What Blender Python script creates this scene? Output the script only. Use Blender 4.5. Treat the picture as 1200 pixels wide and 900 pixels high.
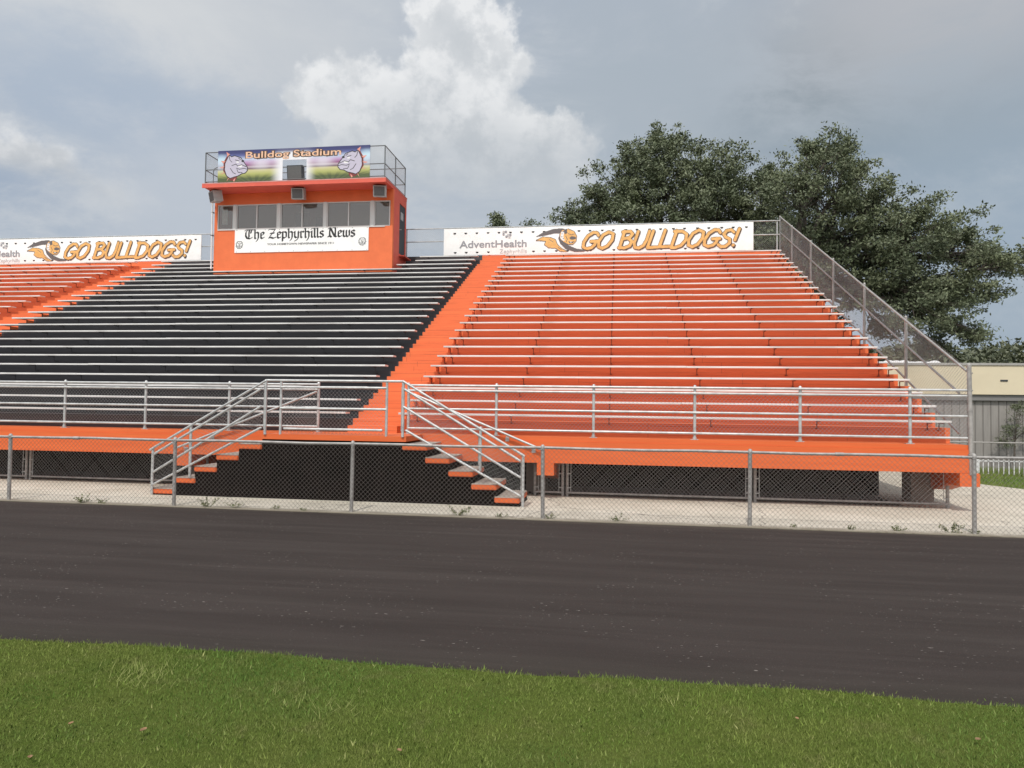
import bpy, bmesh, math, random
import numpy as np
from mathutils import Vector, Matrix
R = math.radians
for o in list(bpy.data.objects): bpy.data.objects.remove(o)
sc = bpy.context.scene
col = sc.collection

# ------------------------------------------------------------ camera
F, YAW, PITCH, ROLL, EYE = 837.54, 0.1455, 0.0306, 0.0131, 1.744
cd = bpy.data.cameras.new('camera'); cam = bpy.data.objects.new('camera', cd); col.objects.link(cam)
cd.sensor_width = 36; cd.lens = F / 1200 * 36; cd.clip_end = 2000; cd.clip_start = 0.05
fw = Vector((-math.sin(YAW) * math.cos(PITCH), math.cos(YAW) * math.cos(PITCH), math.sin(PITCH)))
rt = Vector((math.cos(YAW), math.sin(YAW), 0)); up = rt.cross(fw)
r2 = rt * math.cos(ROLL) + up * math.sin(ROLL); u2 = -rt * math.sin(ROLL) + up * math.cos(ROLL)
cam.matrix_world = Matrix(((r2.x, u2.x, -fw.x, 0), (r2.y, u2.y, -fw.y, 0), (r2.z, u2.z, -fw.z, EYE), (0, 0, 0, 1)))
sc.camera = cam

# ------------------------------------------------------------ exposure
sc.render.engine = 'CYCLES'
sc.view_settings.view_transform = 'Standard'; sc.view_settings.look = 'None'
sc.view_settings.exposure = 0.1; sc.view_settings.gamma = 1.0
sc.view_settings.use_curve_mapping = False
sc.cycles.max_bounces = 6; sc.cycles.transparent_max_bounces = 12

# ------------------------------------------------------------ sun
SUN_EL, SUN_AZ = 55.0, 7.0          # azimuth: degrees to the left of straight behind the viewer
to_sun = Vector((-math.sin(R(SUN_AZ)) * math.cos(R(SUN_EL)), -math.cos(R(SUN_AZ)) * math.cos(R(SUN_EL)), math.sin(R(SUN_EL))))
sd = bpy.data.lights.new('sun', 'SUN'); sd.energy = 2.4; sd.angle = R(1.2); sd.color = (1.0, 0.95, 0.88)
so = bpy.data.objects.new('sun', sd); col.objects.link(so)
so.rotation_euler = to_sun.to_track_quat('Z', 'Y').to_euler(); so.location = (0, 0, 60)

# ------------------------------------------------------------ sky
class NT:
    def __init__(s, tree): s.t = tree; s.n = tree.nodes; s.l = tree.links
    def new(s, typ, **kw):
        n = s.n.new(typ)
        for k, v in kw.items(): setattr(n, k, v)
        return n
    def put(s, sock, v):
        if isinstance(v, bpy.types.NodeSocket): s.l.new(v, sock)
        elif v is not None: sock.default_value = v
    def math(s, op, a, b=None, c=None, clamp=False):
        n = s.new('ShaderNodeMath', operation=op, use_clamp=clamp)
        s.put(n.inputs[0], a)
        if b is not None: s.put(n.inputs[1], b)
        if c is not None: s.put(n.inputs[2], c)
        return n.outputs[0]
    def vmath(s, op, a, b=None, scale=None):
        n = s.new('ShaderNodeVectorMath', operation=op)
        s.put(n.inputs[0], a)
        if b is not None: s.put(n.inputs[1], b)
        if scale is not None: s.put(n.inputs['Scale'], scale)
        return n.outputs['Value'] if op in ('DISTANCE', 'LENGTH', 'DOT_PRODUCT') else n.outputs[0]
    def noise(s, vec, scale, detail=4, rough=0.55, lac=2.0, dist=0.0):
        n = s.new('ShaderNodeTexNoise'); s.put(n.inputs['Vector'], vec)
        n.inputs['Scale'].default_value = scale; n.inputs['Detail'].default_value = detail
        n.inputs['Roughness'].default_value = rough; n.inputs['Lacunarity'].default_value = lac
        n.inputs['Distortion'].default_value = dist
        return n.outputs['Fac']
    def ramp(s, v, a, b, c=0.0, d=1.0, smooth=True):
        n = s.new('ShaderNodeMapRange', interpolation_type='SMOOTHSTEP' if smooth else 'LINEAR')
        s.put(n.inputs['Value'], v)
        n.inputs['From Min'].default_value = a; n.inputs['From Max'].default_value = b
        n.inputs['To Min'].default_value = c; n.inputs['To Max'].default_value = d
        return n.outputs[0]
    def mix(s, f, a, b, blend='MIX'):
        n = s.new('ShaderNodeMix', data_type='RGBA', blend_type=blend)
        s.put(n.inputs[0], f)
        for k, v in ((6, a), (7, b)):
            if isinstance(v, (tuple, list)): v = tuple(v) + ((1,) if len(v) == 3 else ())
            s.put(n.inputs[k], v)
        return n.outputs[2]

w = bpy.data.worlds.new('World'); sc.world = w; w.use_nodes = True
N = NT(w.node_tree); N.n.clear()
sky = N.new('ShaderNodeTexSky', sky_type='NISHITA'); sky.sun_disc = False
sky.sun_elevation = R(SUN_EL); sky.sun_rotation = R(180 + SUN_AZ)
sky.air_density = 1.2; sky.dust_density = 2.5; sky.ozone_density = 1.0
bg = N.new('ShaderNodeBackground'); bg.inputs[1].default_value = 0.105
wo = N.new('ShaderNodeOutputWorld'); N.l.new(bg.outputs[0], wo.inputs[0])
tc = N.new('ShaderNodeTexCoord'); D = tc.outputs['Generated']
def dirpx(px, py):
    d = fw + r2 * ((px - 600) / F) + u2 * ((450 - py) / F); d.normalize(); return tuple(d)
sep = N.new('ShaderNodeSeparateXYZ'); N.l.new(D, sep.inputs[0])
Z = sep.outputs[2]
# billow displacement of the direction, then a union of soft cloud puffs placed round the sky
wob = N.noise(D, 9, 6, 0.6); wob2 = N.noise(D, 26, 4, 0.6)
def blobs(lst, amp, k=0.035):
    acc = None
    for (px, py, r) in lst:
        d = N.vmath('DISTANCE', D, dirpx(px, py))
        d = N.math('SUBTRACT', d, r / F)
        if acc is None: acc = d
        else:
            acc = N.math('SMOOTH_MIN', acc, d, k)
    a = N.math('MULTIPLY', N.math('SUBTRACT', wob, 0.5), amp)
    b = N.math('MULTIPLY', N.math('SUBTRACT', wob2, 0.5), amp * 0.55)
    return N.math('ADD', N.math('ADD', acc, a), b)
cum = blobs([(515, 20, 34), (545, 55, 60), (585, 75, 36), (400, 110, 50), (450, 135, 52), (505, 150, 76), (420, 185, 55), (560, 190, 90), (480, 240, 80), (630, 200, 70), (350, 118, 14), (366, 82, 12), (520, 3, 16), (420, 78, 18), (565, 30, 22)], 0.10, 0.022)
lef = blobs([(5, 215, 50), (62, 215, 40), (100, 235, 34), (40, 250, 50), (-60, 230, 80), (-120, 240, 80)], 0.12, 0.022)
# base: hazy blue grey, flat stratus over it
nish = sky.outputs[0]
n1 = N.noise(N.vmath('MULTIPLY', D, (1, 1, 2.0)), 4.2, 9, 0.66, dist=0.4)
n2 = N.noise(N.vmath('MULTIPLY', D, (1, 1, 2.6)), 7.5, 5, 0.6)
veil = N.math('ADD', N.math('MULTIPLY', n1, 0.7), N.math('MULTIPLY', n2, 0.3))
V = lambda r, g, b: (r * 10, g * 10, b * 10)
base = N.mix(0.85, nish, V(0.30, 0.365, 0.465))
base = N.mix(N.ramp(veil, 0.40, 0.62, 0.0, 0.95), base, V(0.52, 0.55, 0.585))
base = N.mix(N.ramp(Z, 0.02, 0.30, 0.45, 0.0), base, V(0.42, 0.48, 0.55))
def glow(px, py, r, colr, amt, zs=1.0):
    global base
    d = N.vmath('DISTANCE', N.vmath('MULTIPLY', D, (1, 1, zs)), tuple(a * b for a, b in zip(dirpx(px, py), (1, 1, zs))))
    d = N.math('ADD', d, N.math('MULTIPLY', N.math('SUBTRACT', n1, 0.5), 0.45))
    base = N.mix(N.ramp(d, 0.02, r / F, amt, 0.0), base, colr)
glow(1010, 105, 380, V(0.205, 0.26, 0.305), 1.0, 2.6)   # dark layer on the right
glow(1120, 10, 260, V(0.47, 0.47, 0.49), 0.8, 2.0)       # lighter roll above it
glow(150, 0, 380, V(0.58, 0.60, 0.62), 0.9, 2.0)
glow(360, 60, 200, V(0.50, 0.53, 0.565), 0.6, 1.4)
glow(150, 135, 220, V(0.33, 0.405, 0.51), 0.75, 2.2)
glow(230, 240, 180, V(0.52, 0.55, 0.59), 0.6, 1.6)
glow(1150, 290, 300, V(0.30, 0.37, 0.44), 0.75, 1.0)
glow(640, 230, 330, V(0.50, 0.535, 0.57), 0.6, 1.0)
glow(760, 60, 200, V(0.40, 0.44, 0.49), 0.7, 1.4)
glow(720, 150, 200, V(0.33, 0.39, 0.45), 0.5, 1.2)
glow(90, 262, 120, V(0.40, 0.43, 0.475), 0.0, 2.0)
shade = N.ramp(N.noise(D, 17, 6, 0.62), 0.40, 0.60)
def cloud(dist, py_top, py_bot, hi, lo, soft, strength):
    global base
    m = N.ramp(dist, -soft, soft * 0.25, 1, 0)
    zt, zb = dirpx(500, py_top)[2], dirpx(500, py_bot)[2]
    h = N.ramp(N.math('ADD', Z, N.math('MULTIPLY', N.math('SUBTRACT', n2, 0.5), 0.1)), zb, zt)
    edge = N.ramp(dist, -0.085, -0.004)                 # brighter rim on the billows
    lit = N.math('MULTIPLY', h, N.math('ADD', 0.22, N.math('MULTIPLY', shade, 0.60)))
    lit = N.math('ADD', lit, N.math('MULTIPLY', N.math('MULTIPLY', edge, h), 0.45), clamp=True)
    c = N.mix(lit, lo, hi)
    base = N.mix(N.math('MULTIPLY', m, N.math('MULTIPLY', N.ramp(h, -0.05, 0.55), strength)), base, c)
cloud(cum, 0, 300, V(0.74, 0.75, 0.76), V(0.43, 0.465, 0.50), 0.016, 0.95)
cloud(lef, 180, 280, V(0.74, 0.745, 0.75), V(0.40, 0.43, 0.465), 0.035, 0.9)
sdot = N.vmath('DOT_PRODUCT', D, tuple(to_sun))  # sky brightened toward sun and zenith, added as soft fill light
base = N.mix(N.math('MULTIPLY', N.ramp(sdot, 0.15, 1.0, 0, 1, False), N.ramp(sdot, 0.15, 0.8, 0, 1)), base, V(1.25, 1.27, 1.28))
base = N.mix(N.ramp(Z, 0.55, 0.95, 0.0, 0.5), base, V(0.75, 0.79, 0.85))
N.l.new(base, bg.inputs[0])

# ------------------------------------------------------------ materials
MATS = {}
def mat(name, rgb, rough=0.7, metal=0.0, var=0.0, vscale=3.0, bump=0.0, bscale=60.0, build=None, spec=0.5):
    if name in MATS: return MATS[name]
    m = bpy.data.materials.new(name); m.use_nodes = True
    n = NT(m.node_tree); b = n.n['Principled BSDF']
    b.inputs['Base Color'].default_value = (*rgb, 1); b.inputs['Roughness'].default_value = rough
    b.inputs['Metallic'].default_value = metal; b.inputs['Specular IOR Level'].default_value = spec
    t = n.new('ShaderNodeTexCoord').outputs['Object']
    if var > 0:
        f = n.noise(t, vscale, 6, 0.65)
        c = n.mix(n.ramp(f, 0.3, 0.7), tuple(x * (1 - var) for x in rgb), tuple(min(1, x * (1 + var)) for x in rgb))
        n.l.new(c, b.inputs['Base Color'])
    if build: build(n, b, t)
    if bump > 0:
        bp = n.new('ShaderNodeBump'); bp.inputs['Strength'].default_value = bump; bp.inputs['Distance'].default_value = 0.01
        n.l.new(n.noise(t, bscale, 5, 0.6), bp.inputs['Height']); n.l.new(bp.outputs[0], b.inputs['Normal'])
    MATS[name] = m; return m

def paint_build(c0, c1, stain, streak=1.0, boards=False, flat=False):
    def f(n, b, t):
        st = n.vmath('MULTIPLY', t, (0.9, 1.0, 0.9) if flat else (0.35, 2.0, 5.0))
        a = n.noise(st, 2.2, 7, 0.65); s = n.noise(t, 9, 6, 0.7); q = n.noise(n.vmath('MULTIPLY', t, (5, 1, 0.8)), 4.0, 5, 0.6)
        c = n.mix(n.ramp(a, 0.3, 0.72), c0, c1)
        c = n.mix(n.ramp(s, 0.60, 0.74, 0, 0.55 * streak), c, stain)
        c = n.mix(n.ramp(q, 0.58, 0.8, 0, 0.35 * streak), c, stain)
        c = n.mix(n.ramp(n.noise(t, 38, 4, 0.8), 0.62, 0.74, 0, 0.45 * streak), c, tuple(min(1, x * 1.25 + .05) for x in c1))
        if boards:      # board joints on risers and treads
            sp_ = n.new('ShaderNodeSeparateXYZ'); n.l.new(t, sp_.inputs[0])
            for off in (0.33, 0.70):
                fz = n.math('FRACT', n.math('ADD', n.math('DIVIDE', n.math('SUBTRACT', sp_.outputs[2], 1.17), 0.2739), off))
                c = n.mix(n.math('MULTIPLY', n.ramp(n.math('ABSOLUTE', n.math('SUBTRACT', fz, .5)), 0.0, 0.035, 0.55, 0), n.ramp(n.noise(n.vmath('MULTIPLY', t, (.5, .3, 2)), 3, 3), .35, .6)), c, tuple(x * .35 for x in stain))
            fx = n.math('FRACT', n.math('DIVIDE', n.math('ADD', sp_.outputs[0], n.math('MULTIPLY', n.math('FLOOR', n.math('DIVIDE', n.math('SUBTRACT', sp_.outputs[2], 1.171), 0.2739)), 0.37)), 3.66))
            c = n.mix(n.ramp(n.math('ABSOLUTE', n.math('SUBTRACT', fx, .5)), 0.0, 0.002, 0.7, 0), c, tuple(x * .3 for x in stain))
        n.l.new(c, b.inputs['Base Color'])
    return f
ORANGE = mat('orange_paint', (0.75, 0.15, 0.03), 0.55, build=paint_build((0.66, 0.150, 0.048), (0.77, 0.184, 0.058), (0.44, 0.105, 0.05), 0.8, True), bump=0.15, bscale=30)
FASCIA = mat('orange_fascia_paint', (0.75, 0.15, 0.03), 0.5, build=paint_build((0.64, 0.118, 0.028), (0.72, 0.142, 0.034), (0.45, 0.095, 0.04), 0.35), bump=0.1, bscale=20)
WALLP = mat('orange_wall_paint', (0.75, 0.15, 0.05), 0.6, build=paint_build((0.71, 0.148, 0.046), (0.79, 0.172, 0.054), (0.6, 0.12, 0.055), 0.3, False, True), bump=0.05, bscale=20)
SHADEDP = mat('shaded_red_orange_paint', (0.7, 0.16, 0.11), 0.6, build=paint_build((0.66, 0.105, 0.070), (0.73, 0.13, 0.082), (0.55, 0.11, 0.07), 0.3, False, True))  # redder copy of the wall paint, shade put into the colour of side walls and roof
BLACKP = mat('black_paint', (0.05, 0.047, 0.05), 0.6, build=paint_build((0.038, 0.036, 0.040), (0.056, 0.052, 0.058), (0.10, 0.095, 0.10), 0.5, True), bump=0.15, bscale=30)
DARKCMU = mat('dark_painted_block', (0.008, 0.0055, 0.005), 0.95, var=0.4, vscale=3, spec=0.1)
def alu_build(n, b, t):
    s = n.noise(n.vmath('MULTIPLY', t, (0.5, 30, 6)), 3, 4, 0.6); q = n.noise(t, 5, 5, 0.7)
    c = n.mix(n.ramp(s, 0.35, 0.65), (0.66, 0.64, 0.62), (0.80, 0.78, 0.76)); c = n.mix(n.ramp(q, 0.58, 0.75, 0, 0.5), c, (0.42, 0.38, 0.36)); c = n.mix(n.ramp(n.noise(n.vmath('MULTIPLY', t, (.3, 0, 0)), 1.5, 2), .52, .58, 0, .45), c, (0.45, 0.42, 0.40))
    n.l.new(c, b.inputs['Base Color'])
ALU = mat('bench_aluminium', (0.7, 0.69, 0.68), 0.42, 0.15, build=alu_build)
def galv_build(dull):
    def f(n, b, t):
        q = n.noise(t, 7, 6, 0.7)
        a, c = ((0.30, 0.285, 0.27), (0.43, 0.41, 0.39)) if dull else ((0.46, 0.46, 0.455), (0.62, 0.62, 0.61))
        cc = n.mix(n.ramp(q, 0.35, 0.65), a, c)
        cc = n.mix(n.ramp(n.noise(t, 2.3, 6, 0.7), 0.62, 0.72, 0, 0.25 if dull else 0.08), cc, (0.25, 0.17, 0.11))
        n.l.new(cc, b.inputs['Base Color'])
    return f
GALV = mat('galvanised_pipe', (0.5, 0.5, 0.5), 0.45, 0.45, build=galv_build(False))
OLDGALV = mat('weathered_galvanised_pipe', (0.35, 0.34, 0.32), 0.6, 0.3, build=galv_build(True))
WIRE = mat('galvanised_wire', (0.36, 0.355, 0.35), 0.6, 0.2)
WIRED = mat('weathered_wire', (0.17, 0.15, 0.135), 0.75, 0.1)
WHITE = mat('white_vinyl', (0.90, 0.90, 0.89), 0.55, var=0.05, vscale=2)
WHITEM = mat('white_metal', (0.7, 0.7, 0.7), 0.5, var=0.08)
INK = mat('black_ink', (0.02, 0.02, 0.022), 0.6)
GREYINK = mat('grey_ink', (0.30, 0.30, 0.325), 0.6)
PALEINK = mat('pale_grey_ink', (0.50, 0.50, 0.50), 0.6)
GOLDINK = mat('golden_orange_ink', (0.74, 0.42, 0.14), 0.6, var=0.12, vscale=5)
BROWNINK = mat('dark_brown_ink', (0.10, 0.065, 0.045), 0.6)
SLATEINK = mat('slate_ink', (0.13, 0.115, 0.115), 0.6)
LILAC = mat('lilac_grey_ink', (0.52, 0.49, 0.60), 0.6)
REDINK = mat('dull_red_ink', (0.20, 0.035, 0.035), 0.6)
PINKINK = mat('salmon_ink', (0.75, 0.32, 0.26), 0.6)
WHITEINK = mat('white_ink', (0.8, 0.8, 0.8), 0.6)
DARKMETAL = mat('dark_metal', (0.06, 0.065, 0.07), 0.5, 0.4)
DARKRAIL = mat('dark_grey_pipe', (0.16, 0.17, 0.175), 0.5, 0.3)
GREYBOX = mat('grey_speaker_plastic', (0.42, 0.41, 0.40), 0.6, var=0.1)
GRILLE = mat('speaker_grille', (0.12, 0.12, 0.12), 0.8, var=0.15, vscale=40)
def conc_build(a, c, joints=True):
    def f(n, b, t):
        q = n.noise(t, 0.9, 8, 0.65); s = n.noise(t, 60, 4, 0.7); k = n.noise(t, 4, 6, 0.7)
        cc = n.mix(n.ramp(q, 0.3, 0.7), a, c)
        cc = n.mix(n.ramp(s, 0.45, 0.75, 0, 0.35), cc, tuple(x * 0.55 for x in a))
        cc = n.mix(n.ramp(k, 0.58, 0.75, 0, 0.35), cc, tuple(x * 0.65 for x in a))
        if joints:   # cracks
            v = n.new('ShaderNodeTexVoronoi', feature='DISTANCE_TO_EDGE'); v.inputs['Scale'].default_value = 0.33
            n.l.new(n.vmath('ADD', t, n.vmath('SCALE', n.vmath('ADD', t, (0, 0, 0)), scale=0.0)), v.inputs['Vector'])
            wv = n.new('ShaderNodeTexNoise'); wv.inputs['Scale'].default_value = 2.0; n.l.new(t, wv.inputs['Vector'])
            n.l.new(n.vmath('ADD', t, n.vmath('SCALE', wv.outputs['Color'], scale=0.5)), v.inputs['Vector'])
            cc = n.mix(n.ramp(v.outputs['Distance'], 0.0, 0.006, 0.75, 0), cc, (0.09, 0.08, 0.07))
        n.l.new(cc, b.inputs['Base Color'])
    return f
def apron_build(n, b, t):
    conc_build((0.46, 0.42, 0.345), (0.60, 0.55, 0.465))(n, b, t)
    c = b.inputs['Base Color'].links[0].from_socket
    sy = n.new('ShaderNodeSeparateXYZ'); n.l.new(t, sy.inputs[0])
    yy = n.math('SUBTRACT', sy.outputs[1], n.math('MULTIPLY', n.noise(n.vmath('MULTIPLY', t, (1, 1, 1)), 3.5, 6, .7), .55))
    c = n.mix(n.ramp(yy, 10.70, 10.95, .75, 0), c, (0.16, 0.135, 0.095))
    jx = n.math('FRACT', n.math('DIVIDE', sy.outputs[0], 3.05)); c = n.mix(n.ramp(n.math('ABSOLUTE', n.math('SUBTRACT', jx, .5)), 0, .003, .8, 0), c, (0.12, 0.10, 0.08))
    c = n.mix(n.ramp(n.math('ABSOLUTE', n.math('SUBTRACT', sy.outputs[1], 11.52)), 0, .012, .55, 0), c, (0.15, 0.13, 0.10))
    n.l.new(c, b.inputs['Base Color'])
CONC = mat('pale_concrete', (0.42, 0.38, 0.31), 0.85, build=apron_build, bump=0.25, bscale=80)
TREADC = mat('worn_concrete_tread', (0.35, 0.31, 0.27), 0.85, build=conc_build((0.26, 0.225, 0.195), (0.48, 0.43, 0.37), False), bump=0.3, bscale=90)
COLC = mat('column_concrete', (0.2, 0.17, 0.15), 0.85, build=conc_build((0.20, 0.155, 0.13), (0.28, 0.225, 0.19), False))
def track_build(n, b, t):
    st = n.vmath('MULTIPLY', t, (0.18, 1.6, 1))
    a = n.noise(st, 2.0, 7, 0.6); s = n.noise(t, 150, 3, 0.7); fl = n.noise(n.vmath('MULTIPLY', t, (0.5, 1, 1)), 42, 2, 0.5)
    pz = n.noise(t, 1.1, 3, 0.5)
    c = n.mix(n.ramp(a, 0.25, 0.75), (0.036, 0.0285, 0.0260), (0.052, 0.0420, 0.0385))
    c = n.mix(n.ramp(s, 0.4, 0.65, 0.0, 0.6), c, (0.028, 0.023, 0.020)); c = n.mix(n.ramp(n.noise(t, 70, 3, 0.8), 0.56, 0.72, 0.0, 0.5), c, (0.12, 0.10, 0.095))
    c = n.mix(n.ramp(n.noise(n.vmath('MULTIPLY', t, (0.03, 1, 1)), 1.3, 5, 0.7), 0.45, 0.75, 0, 0.25), c, (0.085, 0.073, 0.066)); c = n.mix(n.ramp(n.noise(n.vmath('MULTIPLY', t, (0.10, 2.2, 1)), 2.0, 6, 0.7), 0.50, 0.72, 0, 0.28), c, (0.078, 0.064, 0.058))
    m = n.math('MULTIPLY', n.ramp(fl, 0.68, 0.72), n.ramp(pz, 0.44, 0.60))
    c = n.mix(n.math('MULTIPLY', m, 0.7), c, (0.30, 0.27, 0.25))
    sy = n.new('ShaderNodeSeparateXYZ'); n.l.new(t, sy.inputs[0]); yy = n.math('ADD', sy.outputs[1], n.math('MULTIPLY', n.noise(n.vmath('MULTIPLY', t, (.4, 1, 1)), 2.0, 5, .7), .7))
    c = n.mix(n.ramp(yy, 4.9, 5.6, .5, 0), c, (0.035, 0.031, 0.024)); c = n.mix(n.ramp(yy, 11.0, 11.35, 0, .4), c, (0.10, 0.085, 0.065))
    n.l.new(c, b.inputs['Base Color'])
TRACK = mat('dark_rubberised_asphalt', (0.05, 0.042, 0.04), 0.9, build=track_build, bump=0.3, bscale=220, spec=0.12)
def lawn_build(n, b, t):
    a = n.noise(t, 1.3, 6, 0.6); s = n.noise(t, 40, 5, 0.7)
    c = n.mix(n.ramp(a, 0.3, 0.7), (0.070, 0.098, 0.020), (0.095, 0.115, 0.028))
    c = n.mix(n.ramp(s, 0.35, 0.7, 0, 0.6), c, (0.05, 0.06, 0.018))
    n.l.new(c, b.inputs['Base Color'])
LAWN = mat('lawn_soil_and_thatch', (0.07, 0.1, 0.03), 1.0, build=lawn_build, spec=0.0)
FARG = mat('far_grass', (0.07, 0.1, 0.03), 0.95, build=lawn_build)
def blade_build(n, b, t):
    at = n.new('ShaderNodeAttribute'); at.attribute_name = 'tint'
    a = n.noise(t, 1.1, 6, 0.65)
    g = n.mix(n.ramp(a, 0.32, 0.68), (0.108, 0.178, 0.030), (0.200, 0.232, 0.058))
    g = n.mix(n.ramp(n.noise(t, 0.55, 3, 0.5), 0.42, 0.62, 0, 0.6), g, (0.078, 0.170, 0.034))
    g = n.mix(n.ramp(n.noise(t, 3.5, 5, 0.7), 0.52, 0.68, 0, 0.55), g, (0.21, 0.20, 0.085)); g = n.mix(n.ramp(n.noise(t, 1.9, 4, 0.6), 0.54, 0.68, 0, 0.5), g, (0.062, 0.130, 0.024))
    g = n.mix(at.outputs['Fac'], g, (0.36, 0.37, 0.15))
    n.l.new(g, b.inputs['Base Color'])
    b.inputs['Transmission Weight'].default_value = 0.0
BLADE = mat('grass_blade', (0.07, 0.13, 0.03), 0.8, build=blade_build, spec=0.08)
def leaf_build(c0, c1, c2):
    def f(n, b, t):
        at = n.new('ShaderNodeAttribute'); at.attribute_name = 'tint'
        g = n.mix(n.ramp(n.noise(t, 0.45, 4, 0.6), 0.35, 0.65), c0, c1)
        g = n.mix(n.math('MULTIPLY', at.outputs['Fac'], 0.6), g, c2)
        n.l.new(g, b.inputs['Base Color'])
    return f
LEAF = mat('oak_leaf', (0.05, 0.08, 0.03), 0.55, build=leaf_build((0.085, 0.110, 0.062), (0.135, 0.160, 0.085), (0.22, 0.23, 0.14)), spec=0.4)
FARLEAF = mat('far_leaf', (0.07, 0.09, 0.05), 0.6, build=leaf_build((0.085, 0.10, 0.06), (0.12, 0.135, 0.075), (0.17, 0.18, 0.11)))
WEEDLEAF = mat('weed_leaf', (0.08, 0.11, 0.04), 0.6, build=leaf_build((0.10, 0.13, 0.05), (0.14, 0.16, 0.07), (0.3, 0.26, 0.14)))
BARK = mat('oak_bark', (0.10, 0.085, 0.07), 0.9, var=0.35, vscale=4, bump=0.5, bscale=12)
DRYLEAF = mat('dry_leaf', (0.24, 0.14, 0.07), 0.7, var=0.3, vscale=20)
CREAM = mat('cream_metal_fascia', (0.66, 0.58, 0.42), 0.6, var=0.04, vscale=1)
GREYROOF = mat('grey_metal_roof', (0.36, 0.35, 0.33), 0.6, var=0.15)
GUTTER = mat('grey_gutter', (0.20, 0.195, 0.19), 0.55, var=0.05)
def siding_build(n, b, t):
    q = n.noise(n.vmath('MULTIPLY', t, (4, 1, 0.6)), 2.5, 5, 0.6)
    n.l.new(n.mix(n.ramp(q, 0.3, 0.7), (0.255, 0.24, 0.225), (0.31, 0.295, 0.275)), b.inputs['Base Color'])
SIDING = mat('grey_siding', (0.28, 0.26, 0.25), 0.7, build=siding_build)
def glass_build(n, b, t):
    out = [x for x in n.n if x.type == 'OUTPUT_MATERIAL'][0]
    tr = n.new('ShaderNodeBsdfTransparent'); tr.inputs[0].default_value = (0.78, 0.76, 0.74, 1)
    gl = n.new('ShaderNodeBsdfGlossy'); gl.inputs['Roughness'].default_value = 0.04; gl.inputs[0].default_value = (0.9, 0.9, 0.9, 1)
    df = n.new('ShaderNodeBsdfDiffuse'); df.inputs[0].default_value = (0.42, 0.36, 0.31, 1)
    m1 = n.new('ShaderNodeMixShader'); m1.inputs[0].default_value = 0.13; n.l.new(tr.outputs[0], m1.inputs[1]); n.l.new(df.outputs[0], m1.inputs[2])
    fr = n.new('ShaderNodeFresnel'); fr.inputs[0].default_value = 1.5
    m2 = n.new('ShaderNodeMixShader'); n.l.new(n.math('ADD', fr.outputs[0], 0.05), m2.inputs[0]); n.l.new(m1.outputs[0], m2.inputs[1]); n.l.new(gl.outputs[0], m2.inputs[2])
    n.l.new(m2.outputs[0], out.inputs[0])
GLASS = mat('dusty_window_glass', (0.3, 0.3, 0.3), 0.1, build=glass_build)
INTER = mat('press_box_interior', (0.55, 0.50, 0.44), 0.8)
FRAME = mat('white_window_frame', (0.62, 0.61, 0.60), 0.5)

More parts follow.
